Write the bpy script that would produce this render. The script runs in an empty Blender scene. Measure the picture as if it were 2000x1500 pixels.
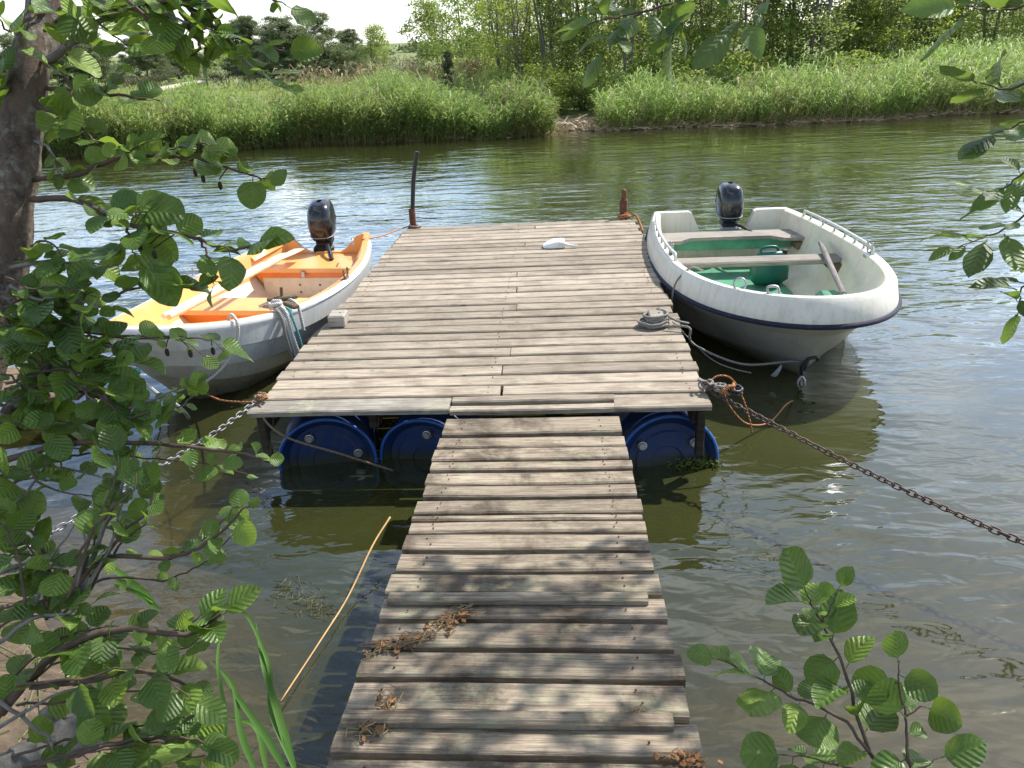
import bpy, math, random
import numpy as np
from mathutils import Vector, Matrix

scene = bpy.context.scene
COL = scene.collection
R_ = math.radians
rng = np.random.default_rng(7)
random.seed(7)

# ------------------------------------------------------------------ camera
CAM_POS = Vector((0, 0, 2.25))
cam_d = bpy.data.cameras.new('camera')
cam = bpy.data.objects.new('camera', cam_d)
COL.objects.link(cam)
cam_d.sensor_width = 36
cam_d.lens = 1519.3 / 2000 * 36
cam_d.clip_start = 0.02
cam_d.clip_end = 3000
PITCH, ROLL, YAW = .4111, -.0478, -.0666
CF = Vector((math.sin(YAW) * math.cos(PITCH), math.cos(YAW) * math.cos(PITCH), -math.sin(PITCH)))
cr0 = Vector((math.cos(YAW), -math.sin(YAW), 0))
cu0 = cr0.cross(CF)
CR = cr0 * math.cos(ROLL) + cu0 * math.sin(ROLL)
CU = -cr0 * math.sin(ROLL) + cu0 * math.cos(ROLL)
cam.matrix_world = Matrix(((CR.x, CU.x, -CF.x, CAM_POS.x), (CR.y, CU.y, -CF.y, CAM_POS.y),
                           (CR.z, CU.z, -CF.z, CAM_POS.z), (0, 0, 0, 1)))
scene.camera = cam

# ------------------------------------------------------------------ sky, sun, exposure
SUN = Vector((0.50, 0.43, 0.75)).normalized()
SUN_EL = math.asin(SUN.z)
SUN_AZ = math.atan2(SUN.x, SUN.y)
world = bpy.data.worlds.new('World')
scene.world = world
world.use_nodes = True
wn, wl = world.node_tree.nodes, world.node_tree.links
wn.clear()
w_out = wn.new('ShaderNodeOutputWorld')
w_bg = wn.new('ShaderNodeBackground')
w_sky = wn.new('ShaderNodeTexSky')
w_sky.sky_type = 'NISHITA'
w_sky.sun_disc = False
w_sky.sun_elevation = SUN_EL
w_sky.sun_rotation = SUN_AZ
w_sky.air_density = 1.0
w_sky.dust_density = .8
w_tc = wn.new('ShaderNodeTexCoord')
w_sep = wn.new('ShaderNodeSeparateXYZ')
wl.new(w_tc.outputs['Generated'], w_sep.inputs[0])
w_z = wn.new('ShaderNodeMath'); w_z.operation = 'MAXIMUM'; w_z.inputs[1].default_value = 0.0
wl.new(w_sep.outputs['Z'], w_z.inputs[0])
w_za = wn.new('ShaderNodeMath'); w_za.operation = 'ADD'; w_za.inputs[1].default_value = 0.22
wl.new(w_z.outputs[0], w_za.inputs[0])
w_dv = wn.new('ShaderNodeVectorMath'); w_dv.operation = 'DIVIDE'
w_cmb = wn.new('ShaderNodeCombineXYZ')
for i in range(3):
    wl.new(w_za.outputs[0], w_cmb.inputs[i])
wl.new(w_tc.outputs['Generated'], w_dv.inputs[0])
wl.new(w_cmb.outputs[0], w_dv.inputs[1])
w_ns = wn.new('ShaderNodeTexNoise')
w_ns.inputs['Scale'].default_value = 2.3
w_ns.inputs['Detail'].default_value = 7
w_ns.inputs['Roughness'].default_value = .58
w_ns.inputs['Distortion'].default_value = .3
wl.new(w_dv.outputs[0], w_ns.inputs['Vector'])
w_rp = wn.new('ShaderNodeValToRGB')
w_rp.color_ramp.elements[0].position = .50
w_rp.color_ramp.elements[0].color = (.0, .0, .0, 1)
w_rp.color_ramp.elements[1].position = .70
w_rp.color_ramp.elements[1].color = (.95, .95, .95, 1)
wl.new(w_ns.outputs['Fac'], w_rp.inputs['Fac'])
w_mix = wn.new('ShaderNodeMix'); w_mix.data_type = 'RGBA'
# cloud banks close up towards the horizon
w_hz = wn.new('ShaderNodeMapRange'); w_hz.inputs['From Min'].default_value = .02; w_hz.inputs['From Max'].default_value = .20
w_hz.inputs['To Min'].default_value = .38; w_hz.inputs['To Max'].default_value = 0.0
wl.new(w_sep.outputs['Z'], w_hz.inputs['Value'])
w_mx = wn.new('ShaderNodeMath'); w_mx.operation = 'MAXIMUM'
wl.new(w_rp.outputs['Color'], w_mx.inputs[0]); wl.new(w_hz.outputs[0], w_mx.inputs[1])
wl.new(w_mx.outputs[0], w_mix.inputs['Factor'])
wl.new(w_sky.outputs[0], w_mix.inputs['A'])
w_mix.inputs['B'].default_value = (9.6, 10.0, 10.5, 1)
wl.new(w_mix.outputs['Result'], w_bg.inputs['Color'])
w_bg.inputs['Strength'].default_value = 0.15
wl.new(w_bg.outputs[0], w_out.inputs['Surface'])

sun_d = bpy.data.lights.new('sun', 'SUN')
sun_d.energy = 5.0
sun_d.angle = R_(0.55)
sun_d.color = (1.0, .955, .88)
sun_o = bpy.data.objects.new('sun', sun_d)
COL.objects.link(sun_o)
sun_o.rotation_euler = SUN.to_track_quat('Z', 'Y').to_euler()

vs = scene.view_settings
vs.view_transform = 'Standard'
vs.look = 'None'
vs.exposure = 0.52
vs.gamma = 1.0
scene.cycles.max_bounces = 8
scene.cycles.transparent_max_bounces = 12
scene.cycles.caustics_reflective = False
scene.cycles.caustics_refractive = False
scene.cycles.sample_clamp_indirect = 6.0

# ------------------------------------------------------------------ helpers
def at(x, y, D):
    """world point seen at photo position x, y (2000 x 1500) at forward distance D metres"""
    d = CF + CR * ((x - 1000) / 1519.3) + CU * ((750 - y) / 1519.3)
    return CAM_POS + d * (D / d.y)

def on(x, y, z):
    d = CF + CR * ((x - 1000) / 1519.3) + CU * ((750 - y) / 1519.3)
    return CAM_POS + d * ((z - CAM_POS.z) / d.z)

def tag(o, label=None, cat=None, group=None, kind=None):
    if label: o['label'] = label
    if cat: o['category'] = cat
    if group: o['group'] = group
    if kind: o['kind'] = kind
    return o

def empty(name, loc=(0, 0, 0), rz=0.0):
    o = bpy.data.objects.new(name, None)
    o.empty_display_size = .1
    COL.objects.link(o)
    o.location = loc
    o.rotation_euler = (0, 0, rz)
    return o

def link_mesh(name, me, parent=None, keep_world=False):
    o = bpy.data.objects.new(name, me)
    COL.objects.link(o)
    if parent is not None:
        o.parent = parent
        if keep_world:
            o.matrix_parent_inverse = Matrix.LocRotScale(parent.location, parent.rotation_euler, parent.scale).inverted()
    return o

class MB:
    """collects geometry for ONE mesh object"""
    def __init__(s):
        s.v, s.f, s.m, s.c = [], [], [], []
        s.n = 0
    def add(s, vs_, fs, mat=0, col=None):
        vs_ = np.asarray(vs_, float).reshape(-1, 3)
        b = s.n
        s.v.append(vs_)
        s.n += len(vs_)
        for f in fs:
            s.f.append([i + b for i in f]); s.m.append(mat)
        s.c.append(np.full(len(vs_), 0.5 if col is None else col))
        return s
    def box(s, c, d, mat=0, rz=0.0, M=None):
        x, y, z = d[0] / 2, d[1] / 2, d[2] / 2
        P = np.array([(-x, -y, -z), (x, -y, -z), (x, y, -z), (-x, y, -z), (-x, -y, z), (x, -y, z), (x, y, z), (-x, y, z)])
        if rz:
            cz, sz = math.cos(rz), math.sin(rz)
            P = P @ np.array([[cz, sz, 0], [-sz, cz, 0], [0, 0, 1]])
        if M is not None:
            P = P @ np.array(M.to_3x3()).T
        return s.add(P + np.array(c), [(0, 3, 2, 1), (4, 5, 6, 7), (0, 1, 5, 4), (1, 2, 6, 5), (2, 3, 7, 6), (3, 0, 4, 7)], mat)
    def rbox(s, c, d, b=.01, mat=0, M=None):
        """box with chamfered edges"""
        x, y, z = d[0] / 2, d[1] / 2, d[2] / 2
        b = min(b, x * .9, y * .9, z * .9)
        rings = []
        for zz, k in ((-z, b), (-z + b, 0), (z - b, 0), (z, b)):
            X, Y = x - k, y - k
            bb = b
            rings.append([(-X + bb, -Y, zz), (X - bb, -Y, zz), (X, -Y + bb, zz), (X, Y - bb, zz),
                          (X - bb, Y, zz), (-X + bb, Y, zz), (-X, Y - bb, zz), (-X, -Y + bb, zz)])
        P = np.array(rings).reshape(-1, 3)
        if M is not None:
            P = P @ np.array(M.to_3x3()).T
        F = []
        for r in range(3):
            for i in range(8):
                j = (i + 1) % 8
                F.append((r * 8 + i, r * 8 + j, r * 8 + 8 + j, r * 8 + 8 + i))
        F.append(tuple(range(7, -1, -1))); F.append(tuple(range(24, 32)))
        return s.add(P + np.array(c), F, mat)
    def tube(s, pts, rad, n=8, mat=0, cap=True, col=None, flat=1.0):
        pts = [Vector(p) for p in pts]
        m = len(pts)
        if not hasattr(rad, '__len__'):
            rad = [rad] * m
        T = [(pts[min(i + 1, m - 1)] - pts[max(i - 1, 0)]).normalized() for i in range(m)]
        ref = Vector((0, 0, 1)) if abs(T[0].z) < .9 else Vector((1, 0, 0))
        N = (ref - T[0] * ref.dot(T[0])).normalized()
        P = []
        for i in range(m):
            N = (N - T[i] * N.dot(T[i]))
            if N.length < 1e-6:
                N = T[i].orthogonal()
            N.normalize()
            B = T[i].cross(N)
            for k in range(n):
                a = 2 * math.pi * k / n
                P.append(pts[i] + (N * math.cos(a) * flat + B * math.sin(a)) * rad[i])
        F = []
        for i in range(m - 1):
            for k in range(n):
                k2 = (k + 1) % n
                F.append((i * n + k, i * n + k2, (i + 1) * n + k2, (i + 1) * n + k))
        if cap:
            F.append(tuple(range(n - 1, -1, -1)))
            F.append(tuple(range((m - 1) * n, m * n)))
        return s.add([tuple(p) for p in P], F, mat, col)
    def grid(s, P, mat=0, closed_u=False, flip=False, col=None):
        """P: array (rows, cols, 3)"""
        P = np.asarray(P, float)
        r, c = P.shape[:2]
        F = []
        for i in range(r - 1):
            for j in range(c if closed_u else c - 1):
                j2 = (j + 1) % c
                q = (i * c + j, i * c + j2, (i + 1) * c + j2, (i + 1) * c + j)
                F.append(q[::-1] if flip else q)
        return s.add(P.reshape(-1, 3), F, mat, col)
    def lathe(s, prof, n=16, mat=0, M=None, c=(0, 0, 0)):
        """prof: (radius, z) pairs"""
        P = np.array([[(r * math.cos(2 * math.pi * k / n), r * math.sin(2 * math.pi * k / n), z) for k in range(n)] for r, z in prof])
        sh = P.shape
        P = P.reshape(-1, 3)
        if M is not None:
            P = P @ np.array(M.to_3x3()).T
        return s.grid((P + np.array(c)).reshape(sh), mat, closed_u=True)
    def build(s, name, mats, parent=None, smooth=False, col=False, keep_world=False, me_only=False):
        me = bpy.data.meshes.new(name)
        V = np.concatenate(s.v) if s.v else np.zeros((0, 3))
        me.from_pydata(V.tolist(), [], s.f)
        if not isinstance(mats, (list, tuple)):
            mats = [mats]
        for m in mats:
            me.materials.append(m)
        if len(mats) > 1:
            me.polygons.foreach_set('material_index', s.m)
        if smooth:
            me.polygons.foreach_set('use_smooth', [True] * len(me.polygons))
            if smooth != 'all':
                try:
                    me.set_sharp_from_angle(angle=R_(smooth if isinstance(smooth, (int, float)) and smooth > 1 else 38))
                except Exception:
                    pass
        if col:
            a = me.attributes.new('tone', 'FLOAT', 'POINT')
            a.data.foreach_set('value', np.concatenate(s.c))
        me.update()
        if me_only:
            return me
        return link_mesh(name, me, parent, keep_world)

def fast_mesh(name, V, F, mat, tone=None, smooth=False):
    """V (n,3), F (m,k) arrays of equal-sized faces"""
    V = np.asarray(V, np.float32); F = np.asarray(F, np.int32)
    me = bpy.data.meshes.new(name)
    me.vertices.add(len(V)); me.vertices.foreach_set('co', V.ravel())
    k = F.shape[1]
    me.loops.add(F.size); me.loops.foreach_set('vertex_index', F.ravel())
    me.polygons.add(len(F)); me.polygons.foreach_set('loop_start', np.arange(0, F.size, k, dtype=np.int32))
    if smooth:
        me.polygons.foreach_set('use_smooth', np.ones(len(F), bool))
    if tone is not None:
        a = me.attributes.new('tone', 'FLOAT', 'POINT'); a.data.foreach_set('value', np.asarray(tone, np.float32))
    me.materials.append(mat)
    me.update(calc_edges=True)
    me.validate()
    return me

def smooth_path(pts, per=6):
    """Catmull-Rom through points"""
    P = [Vector(p) for p in pts]
    P = [P[0] * 2 - P[1]] + P + [P[-1] * 2 - P[-2]]
    out = []
    for i in range(1, len(P) - 2):
        for k in range(per):
            t = k / per
            a, b, c, d = P[i - 1], P[i], P[i + 1], P[i + 2]
            out.append(.5 * ((2 * b) + (c - a) * t + (2 * a - 5 * b + 4 * c - d) * t * t + (3 * b - a - 3 * c + d) * t ** 3))
    out.append(P[-2])
    return out

# ------------------------------------------------------------------ materials
class NT:
    def __init__(s, name):
        s.m = bpy.data.materials.new(name)
        s.m.use_nodes = True
        s.t = s.m.node_tree
        s.t.nodes.clear()
        s.out = s.t.nodes.new('ShaderNodeOutputMaterial')
    def n(s, ty, ins=None, **kw):
        nd = s.t.nodes.new(ty)
        for k, v in kw.items():
            setattr(nd, k, v)
        for k, v in (ins or {}).items():
            if isinstance(v, tuple) and len(v) == 2 and hasattr(v[0], 'outputs'):
                s.t.links.new(v[0].outputs[v[1]], nd.inputs[k])
            elif hasattr(v, 'outputs'):
                s.t.links.new(v.outputs[0], nd.inputs[k])
            else:
                nd.inputs[k].default_value = v
        return nd
    def ramp(s, src, stops, interp='LINEAR'):
        r = s.n('ShaderNodeValToRGB', {'Fac': src})
        r.color_ramp.interpolation = interp
        el = r.color_ramp.elements
        while len(el) < len(stops):
            el.new(.5)
        for e, (p, c) in zip(el, stops):
            e.position = p
            e.color = (c, c, c, 1) if not hasattr(c, '__len__') else (*c, 1)
        return r
    def mix(s, fac, a, b, mode='MIX'):
        m = s.t.nodes.new('ShaderNodeMix'); m.data_type = 'RGBA'; m.blend_type = mode
        for k, v in (('Factor', fac), ('A', a), ('B', b)):
            if isinstance(v, tuple) and len(v) == 2 and hasattr(v[0], 'outputs'):
                s.t.links.new(v[0].outputs[v[1]], m.inputs[k])
            elif hasattr(v, 'outputs'):
                s.t.links.new((v.outputs['Result'] if v.bl_idname == 'ShaderNodeMix' else v.outputs[0]), m.inputs[k])
            elif k == 'Factor':
                m.inputs[k].default_value = v
            else:
                m.inputs[k].default_value = (*v, 1)
        return (m, 'Result')
    def math(s, op, a, b=None, c=None):
        m = s.n('ShaderNodeMath', operation=op)
        for i, v in enumerate((a, b, c)):
            if v is None: continue
            if isinstance(v, tuple): s.t.links.new(v[0].outputs[v[1]], m.inputs[i])
            elif hasattr(v, 'outputs'): s.t.links.new(v.outputs[0], m.inputs[i])
            else: m.inputs[i].default_value = v
        return m
    def bsdf(s, color, rough=.5, bump=None, bump_d=.005, bump_s=1.0, **kw):
        ins = {'Base Color': color if not (isinstance(color, tuple) and len(color) == 3) else (*color, 1), 'Roughness': rough}
        ins.update(kw)
        p = s.n('ShaderNodeBsdfPrincipled', ins)
        if bump is not None:
            b = s.n('ShaderNodeBump', {'Height': bump, 'Distance': bump_d, 'Strength': bump_s})
            s.t.links.new(b.outputs[0], p.inputs['Normal'])
        s.t.links.new(p.outputs[0], s.out.inputs['Surface'])
        return p
    def coords(s, scale=(1, 1, 1), which='Object', rand=False):
        tc = s.n('ShaderNodeTexCoord')
        v = (tc, which)
        if rand:
            oi = s.n('ShaderNodeObjectInfo')
            mu = s.math('MULTIPLY', (oi, 'Random'), 57.0)
            ad = s.n('ShaderNodeVectorMath', {0: v, 1: mu}, operation='ADD')
            v = (ad, 0)
        mp = s.n('ShaderNodeMapping', {'Vector': v, 'Scale': scale})
        return (mp, 0)
    def noise(s, vec, scale, detail=4, rough=.55, dist=0.0):
        return s.n('ShaderNodeTexNoise', {'Vector': vec, 'Scale': scale, 'Detail': detail, 'Roughness': rough, 'Distortion': dist})

def mat_plain(name, color, rough=.5, var=.25, vscale=6.0, bump=.0, bscale=40.0, metallic=0.0, dirt=None, dirt_amt=.4, coat=0.0):
    t = NT(name)
    co = t.coords(rand=True)
    n1 = t.noise(co, vscale, 5, .6)
    dark = tuple(c * (1 - var) for c in color)
    lite = tuple(min(1, c * (1 + var * .5)) for c in color)
    colr = (t.ramp(n1, [(.3, dark), (.7, lite)]), 0)
    if dirt:
        n2 = t.noise(co, vscale * 2.7, 8, .7)
        f = t.ramp(n2, [(.5, 0), (.72, dirt_amt)])
        colr = t.mix((f, 0), colr, dirt)
    b = t.noise(co, bscale, 4, .6) if bump else None
    t.bsdf(colr, rough, b, bump if bump else .005, 1.0, Metallic=metallic, **({'Coat Weight': coat} if coat else {}))
    return t.m

def mat_wood(name, pale, mid, dark, stain=.5, moss=.15, bump=.006):
    """grain runs along local x"""
    t = NT(name)
    oi = t.n('ShaderNodeObjectInfo')
    co = t.coords((1, 1, 1), rand=True)
    gm = t.n('ShaderNodeMapping', {'Vector': co, 'Scale': (1.3, 26, 26)})
    g1 = t.noise((gm, 0), 3.2, 9, .66, .6)
    gm2 = t.n('ShaderNodeMapping', {'Vector': co, 'Scale': (3.5, 120, 120)})
    g2 = t.noise((gm2, 0), 2.0, 4, .7, .2)
    base = t.ramp(g1, [(.28, dark), (.47, mid), (.68, pale)])
    fine = t.ramp(g2, [(.33, .42), (.55, 1.0)])
    c1 = t.mix(.55, (base, 0), (fine, 0), 'MULTIPLY')
    # blotches of weather stain
    bl = t.noise(co, 3.4, 7, .68, .4)
    blr = t.ramp(bl, [(.46, 0), (.62, stain)])
    c2 = t.mix((blr, 0), c1, tuple(d * .8 for d in dark))
    # lichen / moss bloom
    ml = t.noise(co, 7.0, 9, .75)
    mlr = t.ramp(ml, [(.53, 0), (.66, moss)])
    c3 = t.mix((mlr, 0), c2, (.42, .43, .27))
    # plank to plank tone
    tone = t.ramp((oi, 'Random'), [(0, .76), (1, 1.12)])
    c4 = t.mix(1.0, c3, (tone, 0), 'MULTIPLY')
    # nail heads are separate; knots
    vo = t.n('ShaderNodeTexVoronoi', {'Vector': t.n('ShaderNodeMapping', {'Vector': co, 'Scale': (2.3, 6, 6)}), 'Scale': 1.6})
    kn = t.ramp((vo, 'Distance'), [(.035, .75), (.085, 0)])
    c5 = t.mix((kn, 0), c4, tuple(d * .35 for d in dark))
    h = t.mix(.5, (g1, 'Fac'), (g2, 'Fac'))
    t.bsdf(c5, .86, h, bump, 1.0, **{'Specular IOR Level': .25})
    return t.m

M = {}
M['deck_wood'] = mat_wood('weathered_deck_wood', (.53, .455, .36), (.395, .325, .25), (.15, .115, .082), .42, .28)
M['ramp_wood'] = mat_wood('weathered_ramp_wood', (.50, .425, .33), (.345, .275, .20), (.09, .066, .047), .78, .45, .010)
M['lichen_wood'] = mat_wood('lichen_crusted_wood', (.52, .49, .43), (.36, .32, .26), (.12, .10, .08), .35, .9, .009)
M['dark_wood'] = mat_wood('dark_wet_wood', (.09, .075, .055), (.05, .04, .03), (.02, .016, .012), .5, .1)
M['grey_wood'] = mat_wood('grey_seat_wood', (.50, .46, .40), (.38, .34, .29), (.16, .14, .12), .35, .1, .004)
M['old_wood'] = mat_wood('old_brown_wood', (.30, .22, .15), (.20, .14, .09), (.07, .05, .035), .5, .2)
M['rust'] = mat_plain('rusty_steel', (.17, .065, .035), .8, .5, 30, .003, 120, .2, (.05, .02, .015), .7)
M['black_pipe'] = mat_plain('black_plastic_pipe', (.012, .012, .014), .45, .3, 20)
M['hull_white'] = mat_plain('aged_white_gelcoat', (.80, .79, .75), .32, .06, 3, .0, 40, 0, (.38, .36, .30), .36, .15)
M['hull_grey'] = mat_plain('grey_white_gelcoat', (.66, .67, .66), .35, .08, 3, .0, 40, 0, (.30, .29, .24), .4, .1)
M['hull_weed'] = mat_plain('weed_stained_gelcoat', (.46, .43, .33), .5, .35, 5, .0, 40, 0, (.14, .12, .05), .7)
M['cream'] = mat_plain('cream_gelcoat', (.74, .68, .54), .42, .08, 4, .0, 40, 0, (.34, .27, .17), .35)
M['navy'] = mat_plain('navy_rubber_rail', (.008, .010, .030), .8, .4, 14, 0, 40, 0, (.12, .13, .16), .3)
M['green_paint'] = mat_plain('sea_green_paint', (.10, .33, .20), .42, .25, 4, 0, 40, 0, (.05, .09, .05), .5)
M['green_pale'] = mat_plain('pale_green_paint', (.22, .52, .34), .4, .15, 5, 0, 40, 0, (.1, .16, .1), .3)
M['teal_plastic'] = mat_plain('teal_plastic', (.012, .125, .10), .38, .2, 5)
M['orange'] = mat_plain('orange_gelcoat', (.84, .40, .13), .36, .10, 3, 0, 40, 0, (.80, .52, .26), .45, .1)
M['orange_shade'] = mat_plain('shaded_orange_gelcoat', (.80, .20, .02), .38, .15, 3)  # same orange gelcoat, with the seat fronts' shade put into the colour
M['buff'] = mat_plain('buff_gelcoat', (.72, .58, .42), .42, .1, 4, 0, 40, 0, (.35, .24, .14), .4)
M['white_paint'] = mat_plain('white_plastic', (.78, .79, .78), .35, .05, 5, 0, 40, 0, (.4, .38, .32), .3)
M['oar_wood'] = mat_plain('varnished_pale_oar', (.70, .56, .38), .4, .15, 12)
M['oar_grey'] = mat_wood('grey_oar_wood', (.30, .28, .27), (.22, .2, .19), (.1, .09, .085), .3, .0, .003)
M['motor'] = mat_plain('black_gloss_cowling', (.010, .011, .016), .22, .3, 8, coat=.4)
M['motor_matt'] = mat_plain('black_matt_casting', (.015, .015, .017), .5, .3, 20)
M['motor_red'] = mat_plain('dark_red_trim', (.22, .012, .02), .4, .2, 10)
M['motor_grey'] = mat_plain('grey_motor_trim', (.30, .31, .33), .4, .2, 10)
M['metal'] = mat_plain('galvanised_metal', (.42, .42, .43), .38, .25, 30, 0, 40, .85, (.14, .10, .07), .4)
M['chain_dull'] = mat_plain('dull_galvanised', (.26, .26, .26), .5, .3, 30, 0, 40, .8, (.10, .07, .05), .6)
M['chain_rust'] = mat_plain('rusty_chain', (.12, .085, .07), .62, .4, 40, 0, 40, .45, (.16, .06, .03), .6)
M['barrel'] = mat_plain('blue_barrel_plastic', (.008, .038, .17), .34, .3, 4, 0, 40, 0, (.03, .04, .04), .6)
M['barrel_rim'] = mat_plain('pale_barrel_rim', (.03, .13, .42), .3, .2, 8)
M['algae'] = mat_plain('green_algae', (.13, .17, .02), .8, .5, 20, .01, 60)
M['stone'] = mat_plain('grey_stone', (.095, .09, .082), .9, .5, 16, .004, 70, 0, (.07, .065, .05), .75)
M['brown_leaf'] = mat_plain('dead_brown_leaf', (.26, .12, .045), .85, .5, 12, .004, 60)
M['catkin'] = mat_plain('dark_cone', (.035, .022, .014), .8, .4, 40, .003, 90)

def mat_stained(name, color, dirt, scum, z0, z1, rough=.36, coat=.1, streak=.5):
    """old gelcoat or plastic with grime streaks and a scum band at the waterline"""
    t = NT(name)
    co = t.coords(rand=True)
    n1 = t.noise(co, 3, 6, .65)
    c = t.ramp(n1, [(.3, tuple(k * .88 for k in color)), (.7, color)])
    st = t.n('ShaderNodeMapping', {'Vector': co, 'Scale': (14, 14, 1.6)})
    n2 = t.noise((st, 0), 1.5, 7, .7)
    c2 = t.mix((t.ramp(n2, [(.48, 0), (.75, streak)]), 0), (c, 0), dirt)
    n3 = t.noise(co, 38, 6, .75)
    c3 = t.mix((t.ramp(n3, [(.60, 0), (.68, streak)]), 0), c2, tuple(d * .7 for d in dirt))
    g_ = t.n('ShaderNodeNewGeometry'); s_ = t.n('ShaderNodeSeparateXYZ', {0: (g_, 'Position')})
    zz = t.math('ADD', (s_, 'Z'), t.math('MULTIPLY', t.math('SUBTRACT', n1, .5), .12))
    mr = t.n('ShaderNodeMapRange', {'Value': zz, 'From Min': z0, 'From Max': z1, 'To Min': .85, 'To Max': 0.0})
    c4 = t.mix((mr, 0), c3, scum)
    t.bsdf(c4, rough, n3, .0015, .6, **{'Coat Weight': coat})
    return t.m
M['hull_white'] = mat_stained('worn_white_gelcoat', (.78, .735, .63), (.40, .36, .27), (.26, .24, .13), .02, .16)
M['hull_grey'] = mat_stained('worn_grey_gelcoat', (.66, .66, .64), (.34, .32, .26), (.38, .34, .22), .02, .20)
M['barrel'] = mat_stained('grimy_blue_plastic', (.008, .034, .135), (.05, .06, .055), (.04, .045, .015), .02, .10, .38, 0, .55)
def mat_rope(name, col, dark, freq=420):
    t = NT(name)
    co = t.coords()
    n = t.noise(co, 160, 3, .6)
    w = t.n('ShaderNodeTexWave', {'Vector': co, 'Scale': freq / 12, 'Distortion': 2.0}, bands_direction='DIAGONAL')
    c = t.ramp(w, [(.1, dark), (.6, col)])
    c2 = t.mix(.35, (c, 0), (t.ramp(n, [(.3, dark), (.7, col)]), 0))
    t.bsdf(c2, .9, w, .003)
    return t.m
M['rope_white'] = mat_rope('white_rope', (.68, .67, .63), (.30, .29, .27))
M['rope_grey'] = mat_rope('grey_rope', (.33, .31, .28), (.13, .12, .11))
M['rope_teal'] = mat_rope('teal_rope', (.10, .38, .40), (.03, .15, .17))
M['rope_orange'] = mat_rope('orange_twine', (.56, .24, .09), (.25, .10, .04))
M['rope_brown'] = mat_rope('brown_twine', (.26, .19, .12), (.11, .08, .05))

def mat_leaf(name, top, young, trans, vein_n=9.0, rough=.36, veins=True, tr=.36):
    t = NT(name)
    oi = t.n('ShaderNodeObjectInfo')
    tc = t.n('ShaderNodeTexCoord')
    sp = t.n('ShaderNodeSeparateXYZ', {0: (tc, 'Object')})
    ax = t.math('ABSOLUTE', (sp, 'X'))
    nq = t.noise(t.coords((1, 1, 1), rand=True), 4.5, 3, .6)
    q = t.math('ADD', t.math('SUBTRACT', (sp, 'Y'), t.math('MULTIPLY', ax, .85)), t.math('MULTIPLY', nq, .12))
    wv = t.math('SINE', t.math('MULTIPLY', q, vein_n * 6.2832))
    wv = t.math('MULTIPLY_ADD', wv, .5, .5)
    line = t.ramp(wv, [(.0, 1), (.10, 0)])
    mid = t.ramp(ax, [(.012, 1), (.035, 0)])
    v = t.math('MAXIMUM', line, mid)
    rnd = t.ramp((oi, 'Random'), [(.0, tuple(c * .6 for c in top)), (.45, top), (.8, tuple((a_ + b_) / 2 for a_, b_ in zip(top, young))), (1, young)])
    nz = t.noise(t.coords((1, 1, 1), rand=True), 5, 5, .65)
    col = t.mix(.5, (rnd, 0), (t.ramp(nz, [(.3, .6), (.72, 1.25)]), 0), 'MULTIPLY')
    col = t.mix((t.math('MULTIPLY', v,   .16 if veins else .15), 0), col, tuple(min(1, c * 1.9 + .02) for c in top))
    sps = t.noise(t.coords((1, 1, 1), rand=True), 9, 4, .6)
    col = t.mix((t.ramp(sps, [(.63, 0), (.70, .75)]), 0), col, (.10, .062, .02))
    ht = t.math('ADD', wv, t.math('MULTIPLY', nz, .5))
    bp = t.n('ShaderNodeBump', {'Height': ht, 'Distance': .005, 'Strength': .5})
    p = t.n('ShaderNodeBsdfPrincipled', {'Base Color': col, 'Roughness': rough, 'Normal': bp, 'Specular IOR Level': .45})
    tcol = t.mix(.6, col, trans)
    tl = t.n('ShaderNodeBsdfTranslucent', {'Color': tcol})
    ms = t.n('ShaderNodeMixShader', {0: tr, 1: p, 2: tl})
    t.t.links.new(ms.outputs[0], t.out.inputs['Surface'])
    return t.m
M['alder_leaf'] = mat_leaf('alder_leaf', (.108, .195, .040), (.235, .34, .05), (.38, .56, .055), 6.0)
M['willow_leaf'] = mat_leaf('willow_leaf', (.085, .150, .045), (.17, .27, .05), (.32, .48, .06), 7, .42, True)

def mat_foliage(name, dark, lite, trans, tr=.3, rough=.55):
    t = NT(name)
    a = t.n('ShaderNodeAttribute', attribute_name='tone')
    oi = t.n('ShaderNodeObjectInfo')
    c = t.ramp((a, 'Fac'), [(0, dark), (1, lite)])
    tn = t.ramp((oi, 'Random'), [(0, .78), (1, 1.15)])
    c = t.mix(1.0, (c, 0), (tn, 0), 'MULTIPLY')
    p = t.n('ShaderNodeBsdfPrincipled', {'Base Color': c, 'Roughness': rough, 'Specular IOR Level': .3})
    tl = t.n('ShaderNodeBsdfTranslucent', {'Color': t.mix(.5, c, trans)})
    ms = t.n('ShaderNodeMixShader', {0: tr, 1: p, 2: tl})
    t.t.links.new(ms.outputs[0], t.out.inputs['Surface'])
    return t.m
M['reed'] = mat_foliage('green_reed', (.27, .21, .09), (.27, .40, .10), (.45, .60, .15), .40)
M['reed_dry'] = mat_foliage('dry_reed', (.30, .22, .12), (.48, .37, .21), (.4, .3, .18), .2)
M['broadleaf'] = mat_foliage('broadleaf_foliage', (.13, .19, .045), (.34, .42, .11), (.48, .58, .13), .48)
M['bright_leaf'] = mat_foliage('bright_willow_foliage', (.19, .26, .04), (.42, .50, .09), (.55, .65, .11), .48)
M['pine'] = mat_foliage('pine_needles', (.095, .13, .058), (.24, .27, .13), (.28, .34, .12), .28)
M['brush'] = mat_foliage('dry_brush', (.10, .095, .05), (.22, .22, .10), (.2, .25, .08), .2)
M['grass'] = mat_foliage('green_grass', (.06, .15, .03), (.13, .27, .05), (.3, .5, .08), .35)
M['weed'] = mat_foliage('water_weed', (.16, .14, .05), (.36, .33, .16), (.3, .3, .1), .2)

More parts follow.
